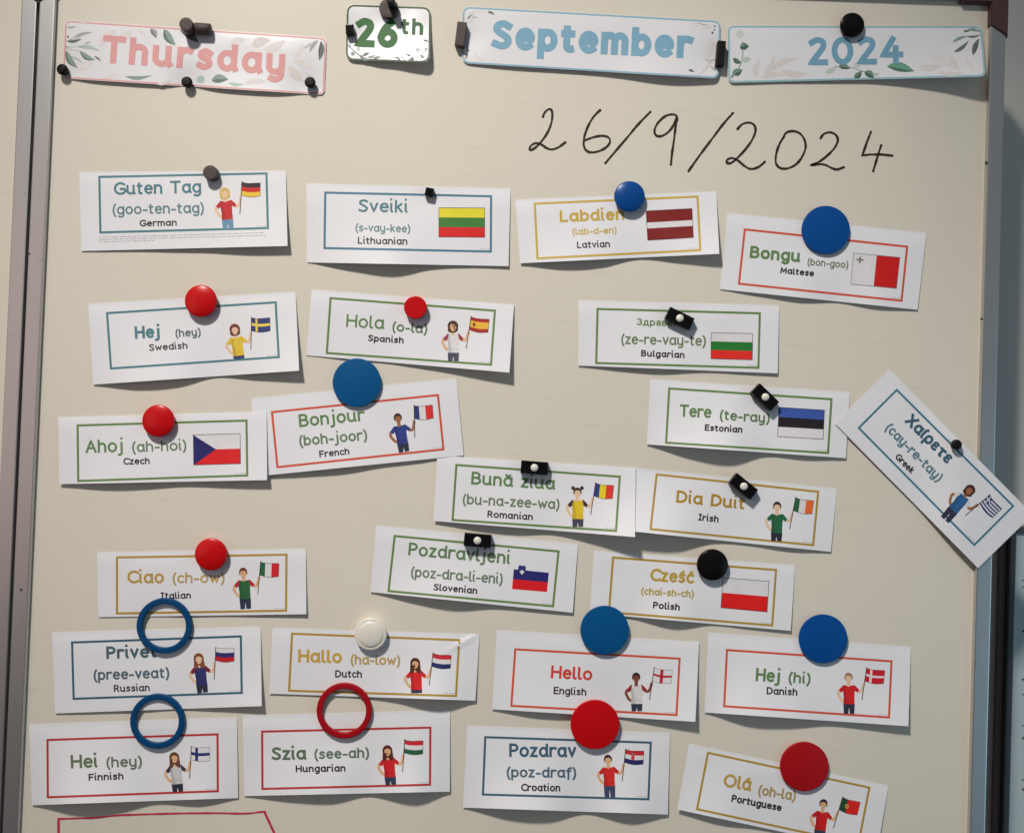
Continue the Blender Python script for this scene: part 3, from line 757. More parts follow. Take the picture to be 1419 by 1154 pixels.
card('latvian', (700, 230), 4.434, [(62, 208), (1297, 157), (1316, 540), (92, 598)], [(175, 226), (1188, 182), (1206, 524), (192, 575)], GOLD,
     [('g', 'Labdien', (337, 347), (735, 332), 74, 12, GOLD), ('s', '(lab-d-en)', (412, 425), (686, 415), 42, 6.5, (204, 176, 92)), ('l', 'Latvian', (442, 506), (645, 500), 42, 9, DKT)],
     [2, 9, 8, 1, 8, 14], (872, 285), 'greeting card reading Labdien (lab-d-en) Latvian with a dark red and white flag',
     flag=('latvia', [(866, 277), (1148, 262), (1157, 440), (876, 457)]))
card('maltese', (980, 270), 4.434, [(125, 112), (1348, 235), (1292, 706), (78, 580)], [(225, 206), (1236, 313), (1200, 658), (188, 552)], ORR,
     [('g', 'Bongu', (260, 388), (570, 416), 76, 13, GRT), ('s', '(bon-goo)', (614, 432), (866, 452), 44, 6, (112, 130, 104)), ('l', 'Maltese', (448, 482), (655, 503), 40, 10, DKT)],
     [0, 3, 5, 1, 4, 1], (1143, 330), 'greeting card reading Bongu (bon-goo) Maltese in an orange-red border under a blue disc',
     flag=('malta', [(900, 358), (1184, 385), (1163, 575), (882, 548)]))
card('swedish', (110, 380), 4.434, [(55, 182), (1328, 108), (1350, 592), (85, 678)], [(163, 233), (1212, 166), (1232, 515), (188, 586)], TEAL,
     [('g', 'Hej', (342, 398), (498, 389), 78, 13, TEAL), ('s', '(hey)', (590, 388), (747, 378), 50, 7.5, (92, 112, 122)), ('l', 'Swedish', (428, 472), (666, 458), 42, 9, DKT)],
     [1, 9, 8, 1, 8, 13], (280, 430), 'greeting card reading Hej (hey) Swedish with a child in a yellow shirt',
     fig=((955, 342), -3.7, 180, 'sweden', 'bob', (116, 60, 48), SK1, (226, 192, 62), (226, 192, 62), (56, 60, 104)))
card('spanish', (410, 380), 4.434, [(97, 95), (1340, 188), (1312, 604), (65, 498)], [(207, 140), (1230, 218), (1205, 563), (183, 490)], GRN,
     [('g', 'Hola', (308, 324), (540, 339), 80, 9.5, GRT), ('s', '(o-la)', (590, 350), (806, 366), 60, 8.5, (92, 118, 84)), ('l', 'Spanish', (442, 411), (662, 426), 40, 10, DKT)],
     [0, 1, 1, 4, 9, 12], (576, 432), 'greeting card reading Hola (o-la) Spanish, its right end lifting off the board', right=.010,
     fig=((965, 322), 4, 213, 'spain', 'bob', (78, 48, 44), SK2, (224, 220, 222), (158, 60, 64), (74, 72, 92)))
card('bulgarian', (780, 400), 4.434, [(95, 72), (1328, 102), (1320, 520), (95, 472)], [(207, 118), (1217, 145), (1208, 493), (198, 463)], GRN,
     [('g', 'Здравейте', (455, 224), (785, 234), 42, 8.5, (96, 126, 68)), ('s', '(ze-re-vay-te)', (357, 340), (878, 352), 64, 8, (104, 124, 84)), ('l', 'Bulgarian', (480, 416), (748, 427), 40, 10, DKT)],
     [1, 4, 6, 2, 2, 3], (942, 445), 'greeting card with a Cyrillic greeting over (ze-re-vay-te) Bulgarian',
     flag=('bulgaria', [(911, 270), (1166, 276), (1164, 437), (910, 430)]))
card('french', (350, 490), 4.434, [(-9, 275), (1252, 152), (1297, 625), (38, 752)], [(112, 353), (1145, 247), (1180, 593), (147, 704)], ORR,
     [('g', 'Bonjour', (288, 452), (690, 412), 80, 11, GRT), ('s', '(boh-joor)', (288, 568), (706, 530), 66, 9, (100, 126, 92)), ('l', 'French', (412, 638), (597, 618), 42, 9.5, DKT)],
     [3, 6, 7, 4, 3, 1], (493, 545), 'greeting card reading Bonjour (boh-joor) French, its left end under the Czech card', base=.0006, top=.0004,
     fig=((893, 398), -6, 209, 'france', 'short', (66, 32, 26), SK3, (44, 60, 136), (44, 60, 136), NVY))
card('czech', (60, 550), 4.434, [(92, 125), (1372, 88), (1375, 510), (98, 535)], [(204, 168), (1255, 138), (1260, 488), (208, 522)], GRN,
     [('g', 'Ahoj', (260, 345), (492, 338), 82, 10.5, GRT), ('s', '(ah-hoi)', (545, 340), (880, 328), 66, 8.5, (104, 126, 96)), ('l', 'Czech', (492, 416), (655, 412), 42, 9.5, DKT)],
     [1, 6, 6, 3, 6, 8], (219, 592), 'greeting card reading Ahoj (ah-hoi) Czech with a red, white and blue triangle flag', base=.0022, top=.0007,
     flag=('czechia', [(921, 233), (1209, 225), (1212, 409), (924, 417)]))
card('estonian', (880, 510), 4.434, [(93, 68), (1320, 148), (1295, 553), (73, 468)], [(204, 118), (1214, 185), (1192, 528), (184, 464)], GRN,
     [('g', 'Tere', (272, 298), (468, 308), 76, 11, GRT), ('s', '(te-ray)', (518, 317), (826, 338), 62, 9, (96, 122, 84)), ('l', 'Estonian', (427, 384), (660, 398), 40, 10.5, DKT)],
     [1, 14, 18, 4, 5, 2], (1060, 556), 'greeting card reading Tere (te-ray) Estonian with a blue, black and white flag',
     flag=('estonia', [(884, 240), (1164, 258), (1156, 436), (876, 420)]))
card('greek', (1140, 500), 3.846, [(357, 47), (1120, 818), (828, 1103), (65, 332)], [(395, 147), (1023, 773), (808, 988), (185, 357)], (60, 122, 142),
     [('g', 'Χαίρετε', (434, 324), (662, 552), 66, 11.5, TEALD), ('s', '(cay-re-tay)', (328, 362), (612, 648), 52, 8, (92, 128, 142)), ('l', 'Greek', (382, 515), (470, 603), 36, 8.5, DKT)],
     [2, 2, 2, 2, 2, 1], None, 'steeply tilted greeting card reading (cay-re-tay) Greek, hanging over the right frame', base=.0014, bw=2.8, top=.0004,
     fig=((783, 690), 45, 205, 'greece', 'bob', (72, 38, 30), SK3, (44, 98, 152), (214, 214, 220), NVY))
card('irish', (870, 630), 4.577, [(52, 84), (1325, 215), (1288, 615), (18, 484)], [(177, 117), (1215, 228), (1182, 580), (137, 477)], GOLD2,
     [('g', 'Dia Duit', (305, 302), (740, 347), 78, 12, (176, 136, 40)), ('l', 'Irish', (445, 416), (575, 430), 44, 10.5, DKT)],
     [22, 20, 5, 3, 5, 1], (1031, 680), 'greeting card reading Dia Duit Irish, its lower left corner lifting off the board', base=.0006,
     fig=((947, 330), 6, 218, 'ireland', 'short', (58, 30, 30), SK1, (36, 104, 68), (36, 104, 68), (38, 42, 58)))
card('romanian', (590, 620), 4.577, [(72, 50), (1332, 128), (1327, 567), (50, 465)], [(188, 103), (1238, 178), (1213, 535), (163, 465)], GRN,
     [('g', 'Bună ziua', (287, 233), (817, 268), 82, 11.5, GRT), ('s', '(bu-na-zee-wa)', (232, 358), (847, 392), 66, 8.5, (102, 124, 92)), ('l', 'Romanian', (390, 443), (679, 461), 44, 10, DKT)],
     [1, 6, 7, 3, 12, 25], (741, 654), 'greeting card reading (bu-na-zee-wa) Romanian with a girl in a yellow shirt', base=.0022, top=.0006,
     fig=((962, 287), 4, 216, 'romania', 'buns', (62, 40, 34), SK1, (226, 190, 38), (64, 44, 46), (66, 66, 84)))
card('italian', (120, 730), 4.434, [(65, 155), (1348, 135), (1350, 535), (72, 553)], [(180, 180), (1235, 163), (1232, 520), (180, 537)], GOLD2,
     [('g', 'Ciao', (250, 346), (475, 346), 80, 11.5, (188, 152, 72)), ('s', '(ch-ow)', (527, 345), (848, 343), 66, 9, (188, 156, 90)), ('l', 'Italian', (455, 443), (642, 440), 42, 9.5, DKT)],
     [0, 0, 1, 1, 2, 4], (292, 776), 'greeting card reading Ciao (ch-ow) Italian in a gold border',
     fig=((962, 282), .5, 222, 'italy', 'short', (104, 56, 44), SK2, (44, 102, 60), (186, 44, 52), (44, 52, 74)))
card('slovenian', (500, 720), 4.434, [(95, 35), (1335, 148), (1302, 570), (58, 443)], [(202, 92), (1222, 188), (1187, 538), (163, 443)], GRN,
     [('g', 'Pozdravljeni', (290, 218), (915, 273), 80, 11, (98, 128, 88)), ('s', '(poz-dra-li-eni)', (305, 350), (870, 395), 64, 8.5, (104, 124, 100)), ('l', 'Slovenian', (445, 433), (715, 456), 42, 10, DKT)],
     [1, 9, 13, 5, 4, 3], (662, 756), 'greeting card reading Pozdravljeni (poz-dra-li-eni) Slovenian with a blue and red flag',
     flag=('slovenia', [(940, 303), (1155, 325), (1144, 443), (929, 425)]))
card('polish', (810, 740), 4.577, [(60, 105), (1335, 198), (1308, 612), (35, 500)], [(175, 140), (1222, 220), (1197, 585), (148, 500)], GOLD2,
     [('g', 'Cześć', (415, 297), (692, 314), 82, 13, (188, 156, 58)), ('s', '(chai-sh-ch)', (357, 382), (693, 402), 46, 7.5, (184, 158, 80)), ('l', 'Polish', (433, 470), (604, 484), 44, 11, DKT)],
     [2, 2, 11, 2, 2, 3], (987, 792), 'greeting card reading (chai-sh-ch) Polish with a white and red flag',
     flag=('poland', [(877, 275), (1170, 298), (1158, 492), (865, 465)]))
card('russian', (60, 820), 4.434, [(53, 248), (1335, 212), (1342, 700), (72, 745)], [(170, 303), (1220, 265), (1226, 625), (180, 662)], TEALD,
     [('g', 'Privet', (388, 412), (700, 402), 78, 12.5, (72, 100, 114)), ('s', '(pree-veat)', (308, 542), (775, 527), 66, 9.5, (82, 104, 118)), ('l', 'Russian', (434, 614), (655, 608), 44, 9.5, DKT)],
     [1, 2, 2, 1, 5, 10], (221, 897), 'greeting card reading Privet (pree-veat) Russian held under a blue ring',
     fig=((955, 412), -2, 208, 'russia', 'long', (136, 74, 48), SK1, (50, 52, 112), (128, 30, 54), (44, 48, 66)))
card('dutch', (360, 840), 4.434, [(78, 132), (1350, 170), (1325, 578), (58, 535)], [(192, 160), (1232, 200), (1212, 556), (173, 523)], GOLD2,
     [('g', 'Hallo', (235, 344), (505, 349), 82, 13, (204, 164, 72)), ('s', '(ha-low)', (557, 355), (862, 362), 62, 8.5, (186, 154, 84)), ('l', 'Dutch', (463, 436), (628, 438), 46, 10, DKT)],
     [1, 1, 1, 6, 17, 3], (514, 890), 'greeting card reading Hallo (ha-low) Dutch with a crease at its top right corner', crease=[(1170, 262), (1330, 172)],
     fig=((955, 352), 2, 180, 'holland', 'long', (82, 36, 30), SK2, (214, 28, 34), (206, 28, 34), (40, 46, 84)))
card('english', (670, 830), 4.434, [(82, 190), (1325, 262), (1302, 752), (52, 675)], [(189, 300), (1212, 358), (1192, 717), (164, 660)], ORR,
     [('g', 'Hello', (413, 485), (667, 499), 80, 12, (212, 70, 58)), ('l', 'English', (430, 582), (632, 592), 46, 10, DKT)],
     [1, 8, 7, 2, 8, 12], (838, 884), 'greeting card reading Hello English in an orange-red border', right=.008,
     fig=((938, 482), 3.5, 205, 'england', 'short', (54, 26, 24), SK4, (218, 214, 216), (156, 40, 48), (50, 56, 76)))
card('danish', (960, 840), 4.434, [(95, 160), (1340, 248), (1325, 735), (72, 650)], [(204, 260), (1228, 330), (1212, 688), (186, 618)], ORR,
     [('g', 'Hej', (385, 458), (537, 468), 82, 12.5, GRT), ('s', '(hi)', (585, 467), (722, 477), 68, 10, (100, 128, 88)), ('l', 'Danish', (453, 539), (643, 548), 46, 10.5, DKT)],
     [1, 15, 14, 6, 8, 11], (1141, 900), 'greeting card reading Hej (hi) Danish with a boy in a red shirt',
     fig=((957, 439), 3.8, 220, 'denmark', 'short', (166, 124, 88), SK1, (214, 32, 34), (200, 30, 36), (46, 48, 70)))
card('finnish', (30, 950), 4.434, [(45, 235), (1322, 192), (1330, 688), (62, 732)], [(152, 325), (1210, 290), (1212, 652), (154, 690)], RED,
     [('g', 'Hei', (303, 507), (468, 501), 84, 12.5, (100, 116, 88)), ('s', '(hey)', (520, 502), (740, 494), 66, 9.5, (104, 118, 98)), ('l', 'Finnish', (412, 583), (627, 574), 44, 10.5, DKT)],
     [1, 17, 14, 4, 9, 1], (217, 1030), 'greeting card reading Hei (hey) Finnish, lowest card at the left under a blue ring',
     fig=((938, 443), -1.5, 208, 'finland', 'long', (104, 64, 50), SK2, (206, 200, 204), (58, 52, 72), (42, 44, 64)))
card('hungarian', (320, 940), 4.434, [(72, 228), (1347, 193), (1345, 693), (80, 720)], [(185, 318), (1232, 293), (1230, 657), (187, 683)], RED,
     [('g', 'Szia', (250, 500), (462, 497), 80, 12.5, (94, 112, 92)), ('s', '(see-ah)', (512, 495), (850, 485), 64, 9.5, (100, 118, 100)), ('l', 'Hungarian', (398, 575), (705, 570), 44, 10.5, DKT)],
     [1, 9, 13, 4, 17, 3], (477, 1015), 'greeting card reading Szia (see-ah) Hungarian held under the red ring',
     fig=((962, 445), -1, 209, 'hungary', 'long', (84, 36, 34), SK2, (206, 30, 38), (206, 30, 38), (46, 56, 78)))
card('croatian', (630, 960), 4.434, [(78, 200), (1323, 245), (1310, 745), (50, 702)], [(182, 263), (1212, 297), (1197, 658), (167, 628)], TEALD,
     [('g', 'Pozdrav', (335, 392), (747, 394), 84, 12.5, (64, 98, 118)), ('s', '(poz-draf)', (318, 517), (747, 520), 66, 9.5, (76, 104, 122)), ('l', 'Croation', (408, 601), (650, 604), 46, 10.5, DKT)],
     [1, 15, 16, 3, 15, 3], (824, 1020), 'greeting card reading Pozdrav (poz-draf) Croation in a dark teal border',
     fig=((942, 410), 1.5, 230, 'croatia', 'short', (58, 36, 34), SK2, (214, 40, 36), (198, 36, 36), (60, 70, 104)))
card('portuguese', (920, 1000), 4.3, [(150, 130), (1338, 380), (1270, 775), (80, 520)], [(258, 175), (1232, 385), (1164, 733), (190, 523)], GOLD2,
     [('g', 'Olá', (350, 383), (515, 412), 80, 12, (190, 154, 66)), ('s', '(oh-la)', (558, 432), (782, 470), 62, 9, (178, 150, 88)), ('l', 'Portuguese', (400, 474), (698, 532), 44, 11, DKT)],
     [5, 9, 4, 2, 2, 3], (1114, 1080), 'greeting card reading Olá (oh-la) Portuguese, partly below the photo edge',
     fig=((950, 490), 12, 208, 'portugal', 'short', (58, 34, 36), SK2, (210, 30, 32), (198, 30, 32), (60, 60, 84)))

# ------------------------------------------------------------------ laminated date headings
def heading(O, s, quad, r, bcol, bw, bin_, texts, leaves, dots, stems, lifts, pins, label, base=.001, power=1.6, right=0.0):
    z = Z(O[0], O[1], s); q = [z(*p) for p in quad]
    sh = Sheet(q, lifts, pins, base, .0003, power, None, 50, right)
    root = empty('date_heading', P((q[0][0]+q[1][0])/2, (q[0][1]+q[1][1])/2, 0), label, 'date sign', 'laminated date headings')
    sheet_mesh(sh, rounded(q, r), M_lam, root, thick=.0004, name='laminated_card')
    bm = bmesh.new(); ol = rounded(inset(q, bin_+bw/2), r*.9); ribbon(bm, ol+[ol[0]], bw, sh.map, 1, True); face_out(bm)
    finish('printed_border', bm, ink(bcol), root)
    items = []
    for i, (x0, y0, x1, y1, wd, c) in enumerate(leaves):
        a = z(x0, y0); b = z(x1, y1)
        items.append((c, lambda bm, a=a, b=b, wd=wd, i=i: poly_on(bm, lens(*a, *b, wd/s, .08 if i % 2 else -.08), sh.map, 1.2+(i % 6)*.12)))
        if wd > 17 and math.dist(a, b) > 9 and sum(c) < 520:
            c2 = tuple(int(k*.72) for k in c)
            items.append((c2, lambda bm, a=a, b=b, wd=wd, i=i: poly_on(bm, lens(a[0]+.5, a[1]+.4, b[0], b[1], wd/s*.36, (.08 if i % 2 else -.08)+.13), sh.map, 2.0+(i % 6)*.1)))
    for i, (x, y, rr, c) in enumerate(dots):
        items.append((c, lambda bm, x=x, y=y, rr=rr, i=i: poly_on(bm, disc_pts(*z(x, y), rr/s, n=10), sh.map, 1.3+(i % 5)*.12)))
    for pts, wd, c in stems:
        items.append((c, lambda bm, pts=pts, wd=wd: ribbon(bm, smoothpts([z(*p) for p in pts]), wd/s, sh.map, 2.1)))
    multi('printed_leaves', items, root, sh)
    for s_, p0, p1, cap, sw, col in texts:
        bm = bmesh.new(); text_on(bm, s_, z(*p0), z(*p1), cap/s, sw/s, sh.map, 3.5); face_out(bm)
        finish('date_lettering', bm, ink(col), root)
    return sh

BG = (224, 217, 217); BG2 = (217, 209, 208); SG = (136, 156, 148); SGD = (100, 114, 108); SGL = (176, 190, 186); GRY = (162, 166, 168)
PINK = (220, 156, 156)
heading((0, 0), 2.956, [(266, 84), (1338, 156), (1328, 390), (256, 322)], 8, (222, 158, 160), 2.0, .6,
        [('Thursday', (414, 258), (1166, 311), 114, 25.5, PINK)],
        [(405, 190, 480, 122, 34, BG), (480, 170, 540, 118, 34, BG), (1030, 190, 1110, 165, 40, BG2), (1080, 205, 1170, 165, 34, BG), (940, 190, 1010, 160, 30, BG), (1180, 270, 1246, 335, 34, BG2), (1000, 345, 1100, 337, 22, BG), (290, 275, 390, 250, 34, BG), (1200, 250, 1290, 290, 30, BG),
         (272, 112, 314, 108, 8, GRY), (300, 158, 380, 134, 13, GRY), (272, 170, 335, 160, 13, SGD), (312, 193, 412, 211, 17, SGL), (325, 210, 390, 246, 20, SG), (385, 232, 414, 254, 8, SGD), (268, 206, 320, 280, 22, SG),
         (330, 96, 372, 92, 8, BG2), (345, 178, 372, 172, 6, GRY), (290, 232, 340, 262, 8, SGL), (285, 176, 330, 150, 8, SGL), (560, 120, 600, 150, 18, BG), (640, 345, 700, 330, 14, BG2), (1275, 175, 1240, 200, 8, SGL), (1290, 330, 1250, 300, 16, BG2), (1240, 180, 1205, 240, 20, BG), (420, 320, 480, 300, 14, BG),
         (616, 118, 642, 158, 26, GRY), (672, 120, 720, 187, 34, SG), (738, 124, 814, 176, 30, SGD),
         (1302, 166, 1268, 216, 16, GRY), (1315, 168, 1308, 250, 20, SGD), (512, 314, 624, 309, 16, SG), (866, 330, 936, 326, 36, SG), (935, 340, 1000, 345, 14, (178, 202, 186))],
        [(822, 326, 16, (172, 188, 188)), (278, 152, 5, SGD), (272, 193, 4, SGD)], [([(268, 196), (310, 192)], 3, SGL), ([(270, 200), (330, 212)], 3, SGL), ([(268, 172), (300, 158)], 3, GRY)],
        [2, 3, 3, 4, 4, 1], [(88, 97), (260, 116), (268, 40), (430, 116)], 'pink bordered heading reading Thursday with leaf sprigs')
GR26 = (50, 98, 56)
z26 = lambda *v: v
k = 10.136
heading((470, 0), k, [(108, 68), (1290, 108), (1272, 880), (92, 850)], 12, (62, 84, 56), 2.4, .1,
        [('26', (215, 662), (818, 682), 412, 80, (44, 104, 48)), ('th', (860, 488), (1182, 500), 235, 50, GR26)],
        [(330, 790, 425, 745, 26, SGD), (400, 805, 515, 770, 20, GRY), (480, 828, 590, 803, 28, SG), (1010, 805, 920, 762, 28, SGD), (930, 835, 835, 788, 20, GRY), (870, 850, 750, 808, 28, SG), (1180, 572, 1258, 590, 30, SGD), (300, 810, 410, 850, 34, SG), (960, 860, 1050, 820, 34, SG)],
        [(192, 757, 28, (140, 158, 146)), (142, 648, 24, SGL), (1168, 802, 28, SG), (1218, 690, 22, SGL), (1105, 705, 36, (200, 206, 208)), (270, 690, 30, (208, 212, 210)), (312, 800, 20, SGD), (1028, 828, 26, SGD)],
        [([(140, 650), (220, 730), (310, 795), (390, 835)], 12, SGD), ([(1230, 690), (1150, 780), (1035, 830)], 12, SGD)],
        [2, 3, 6, 8, 11, 13], [(485, 44), (538, 14)], 'small green bordered heading reading 26th with two curved sprigs')
heading((620, 0), 3.5475, [(75, 33), (1345, 104), (1334, 388), (72, 312)], 11, (134, 176, 198), 2.2, .3,
        [('September', (215, 242), (1202, 291), 144, 28, (122, 168, 194))],
        [(98, 92, 130, 72, 8, GRY), (100, 112, 128, 90, 6, BG2), (196, 60, 234, 74, 12, SGD), (88, 292, 98, 262, 8, SGD), (1184, 345, 1214, 356, 12, SGD), (1320, 290, 1285, 312, 6, GRY), (1308, 338, 1290, 318, 6, GRY), (1300, 322, 1240, 370, 16, BG2), (1205, 118, 1300, 140, 14, BG2), (1225, 112, 1285, 122, 5, GRY), (1318, 322, 1300, 345, 7, GRY), (1322, 335, 1312, 352, 6, SGD), (1290, 300, 1265, 288, 5, GRY), (100, 96, 112, 78, 5, SGD), (118, 88, 150, 88, 5, GRY), (96, 225, 104, 244, 6, GRY), (1205, 120, 1290, 150, 12, BG), (130, 265, 180, 300, 12, BG), (100, 68, 190, 60, 10, BG), (1300, 210, 1325, 240, 10, BG2), (100, 210, 90, 240, 8, BG2)],
        [(1314, 130, 5, SGD), (1312, 148, 4, SGD), (1303, 163, 6, SGD), (102, 250, 6, SGD), (92, 282, 6, (170, 150, 150)), (98, 268, 4, SGD)],
        [([(1325, 300), (1290, 312), (1255, 345)], 3, BG2)],
        [1, 3, 3, 5, 9, 6], [(640, 48), (998, 75)], 'long blue bordered heading reading September between two bar magnets')
heading((980, 0), 3.232, [(92, 116), (1230, 118), (1248, 344), (94, 373)], 9, (142, 186, 196), 2.3, .3,
        [('2024', (452, 294), (880, 288), 126, 26, (112, 160, 186))],
        [(215, 350, 236, 262, 26, BG2), (255, 335, 302, 248, 26, BG2), (285, 315, 402, 262, 26, BG2), (330, 318, 455, 330, 30, BG2), (245, 348, 350, 338, 24, BG2),
         (945, 300, 1055, 292, 28, BG2), (995, 245, 1105, 312, 34, BG), (1088, 248, 1134, 322, 28, BG2), (1158, 262, 1188, 322, 26, BG), (1035, 322, 1160, 326, 20, BG2),
         (146, 215, 188, 208, 34, (98, 128, 112)), (116, 262, 155, 284, 22, (90, 120, 104)), (160, 278, 196, 262, 26, (182, 198, 192)), (112, 330, 158, 312, 34, (110, 140, 120)), (105, 352, 130, 330, 12, SG),
         (528, 326, 582, 300, 24, (190, 200, 196)), (588, 298, 642, 308, 26, (110, 136, 122)), (658, 350, 692, 318, 26, (98, 132, 112)), (704, 322, 748, 352, 32, (98, 132, 112)), (745, 340, 768, 325, 12, SGL), (805, 298, 928, 320, 38, (104, 156, 132)),
         (1146, 140, 1180, 136, 10, SGD), (1165, 134, 1228, 146, 14, SG), (1160, 164, 1228, 156, 10, SGD), (1098, 192, 1170, 164, 14, SG), (1104, 236, 1172, 182, 17, SGD), (1190, 248, 1218, 172, 18, SGD)],
        [(146, 154, 18, (200, 206, 202)), (672, 292, 14, (196, 206, 202))],
        [([(158, 186), (160, 240), (150, 290), (110, 348)], 4, SG), ([(570, 300), (640, 302), (700, 322), (750, 330)], 3, SG)],
        [1, 1, 2, 5, 13, 25], [(1181, 38)], 'long blue bordered heading reading 2024, its lower right corner lifting off', power=1.25)

# ------------------------------------------------------------------ magnets
def lathe(profile, seg=48, closed_top=True):
    bm = bmesh.new(); rings = []
    for r, zz in profile:
        if r < 1e-7: rings.append([bm.verts.new((0, 0, zz))]); continue
        rings.append([bm.verts.new((r*math.cos(2*math.pi*i/seg), r*math.sin(2*math.pi*i/seg), zz)) for i in range(seg)])
    for a, b in zip(rings, rings[1:]):
        for i in range(seg):
            j = (i+1) % seg
            if len(a) == 1 and len(b) > 1: bm.faces.new((a[0], b[i], b[j]))
            elif len(b) == 1 and len(a) > 1: bm.faces.new((a[i], a[j], b[0]))
            elif len(a) > 1: bm.faces.new((a[i], a[j], b[j], b[i]))
    bmesh.ops.recalc_face_normals(bm, faces=bm.faces[:])
    return bm
def arc(cx, cz, rx, rz, a0, a1, n=6): return [(cx+rx*math.cos(R(a0+(a1-a0)*i/n)), cz+rz*math.sin(R(a0+(a1-a0)*i/n))) for i in range(n+1)]
def to_mesh(name, bm, m, smooth=True):
    me = bpy.data.meshes.new(name); bm.to_mesh(me); bm.free(); me.materials.append(m)
    if smooth:
        me.polygons.foreach_set('use_smooth', [True]*len(me.polygons))
        try: me.set_sharp_from_angle(angle=R(50))
        except Exception: pass
    return me
def place(name, me, px, py, htop, hbase, label, cat, group, rot=0.0, scale=1.0, tilt=(0, 0)):
    """stands a magnet on the board: its local z points out of the board"""
    o = bpy.data.objects.new(name, me); COL.objects.link(o)
    p = P(px, py, hbase+htop); o.location = (p.x, -hbase, p.z)
    o.rotation_euler = (Matrix.Rotation(R(90), 4, 'X') @ Matrix.Rotation(R(-rot), 4, 'Z') @ Matrix.Rotation(R(tilt[0]), 4, 'X') @ Matrix.Rotation(R(tilt[1]), 4, 'Y')).to_euler()
    o.scale = (scale,)*3
    return tag(o, label, cat, group)

U = PX
def dome_profile(r, h, groove=False):
    if not groove:
        return [(0, 0), (r*.90, 0), (r*.93, h*.10), (r*.955, h*.30), (r*.985, h*.50)] + arc(r*.90, h*.58, r*.10, h*.20, 0, 60, 6) + [(r*(.95-.95*t)*1.0, h*(.753+.247*(1-(1-t)**2.4))) for t in (.08, .16, .26, .38, .52, .68, .84)] + [(0, h)]
    return [(0, 0), (r*.90, 0), (r*.93, h*.10)] + [(r*.955, h*.30), (r*.985, h*.52)] + arc(r*.93, h*.62, r*.07, h*.12, 0, 75, 5) + [(r*.86, h*.775), (r*.80, h*.765)] + [(r*.80*math.cos(R(a)), h*.765+h*.235*math.sin(R(a))) for a in (12, 24, 36, 48, 60, 72, 82)] + [(0, h)]
DR = 22.2*U; DH = .0098
me_dome = {c: to_mesh('dome_magnet', lathe(dome_profile(DR, DH, c == 'white'), 56), m) for c, m in (('red', M_red), ('blue', M_blue), ('black', M_black), ('white', M_white))}
GD = 'round domed magnets'
HB = .0012
place('dome_magnet', me_dome['red'], 278, 417, DH*.7, HB, 'glossy red domed magnet holding the Swedish card', 'magnet', GD)
place('dome_magnet', me_dome['red'], 219, 583, DH*.7, .0024, 'glossy red domed magnet holding the Czech card', 'magnet', GD)
place('dome_magnet', me_dome['red'], 292, 768, DH*.7, HB, 'glossy red domed magnet holding the Italian card', 'magnet', GD)
place('dome_magnet', me_dome['blue'], 872.5, 272, DH*.7, HB, 'blue domed magnet holding the Latvian card', 'magnet', GD, scale=.96)
place('dome_magnet', me_dome['black'], 987.5, 782.5, DH*.7, HB, 'black domed magnet holding the Polish card', 'magnet', GD, scale=.97)
place('dome_magnet', me_dome['black'], 1182, 33.5, DH*.7, .0014, 'black domed magnet holding the 2024 heading', 'magnet', GD, scale=.76)
place('dome_magnet', me_dome['white'], 513.5, 878.5, DH*.7, HB, 'cream white domed magnet holding the Dutch card', 'magnet', GD)

r = 15.8*U
me = to_mesh('button_magnet', lathe([(0, 0), (r*.9, 0), (r*.97, .002)] + arc(r*.93, .0072, r*.07, .0012, 0, 90, 5) + [(r*.80, .0084), (0, .0085)], 48), M_red)
place('button_magnet', me, 575.5, 426, .0078, HB, 'small flat red button magnet holding the Spanish card', 'magnet', None)

DI = 33.5*U
def disc_prof(r, h): return [(0, 0), (r*.975, 0), (r*.99, h*.2)] + arc(r*.97, h*.75, r*.03, h*.25, 0, 90, 5) + [(0, h*1.0)]
def disc_me(m): return to_mesh('disc_magnet', lathe(disc_prof(DI, .0036), 72), m)
mb, mb2, mr, mk = disc_me(M_blued), disc_me(M_blued2), disc_me(M_redd), disc_me(M_redk)
GC = 'large flat disc magnets'
place('disc_magnet', mb2, 1144.7, 318.5, .0036, .0014, 'large flat blue disc magnet on the Maltese card', 'magnet', GC)
place('disc_magnet', mb, 494.3, 530, .0036, .0016, 'large flat blue disc magnet on the French card', 'magnet', GC)
place('disc_magnet', mb, 838, 873, .0036, .0024, 'large flat blue disc magnet between the Polish and English cards', 'magnet', GC)
place('disc_magnet', mb2, 1141, 885, .0036, .0014, 'large flat blue disc magnet on the Danish card', 'magnet', GC)
place('disc_magnet', mr, 824.5, 1003.7, .0036, .0042, 'large flat bright red disc magnet between the English and Croation cards', 'magnet', GC)
place('disc_magnet', mk, 1115, 1062, .0036, .0014, 'large flat dark red disc magnet on the Portuguese card', 'magnet', GC)

ro, rw = 37.8*U, 7.9*U
def ring_prof():
    a = ro; b = ro-rw; h = .0038; return [(b, .0003), (a, .0003)] + arc(a-.0007, h-.0007, .0007, .0007, 0, 90, 4) + arc(b+.0007, h-.0007, .0007, .0007, 90, 180, 4) + [(b, .0003)]
def ring_me(m): return to_mesh('ring_magnet', lathe(ring_prof(), 80), m)
rb_, rr_ = ring_me(M_ringb), ring_me(M_ringr)
GRG = 'flat ring magnets'
place('ring_magnet', rb_, 227, 867, .0038, .0020, 'dark blue ring magnet between the Italian and Russian cards', 'magnet', GRG)
place('ring_magnet', rb_, 217.5, 999.3, .0038, .0020, 'dark blue ring magnet between the Russian and Finnish cards', 'magnet', GRG, scale=.985)
place('ring_magnet', rr_, 476.7, 984.8, .0038, .0020, 'dark red ring magnet between the Dutch and Hungarian cards', 'magnet', GRG)

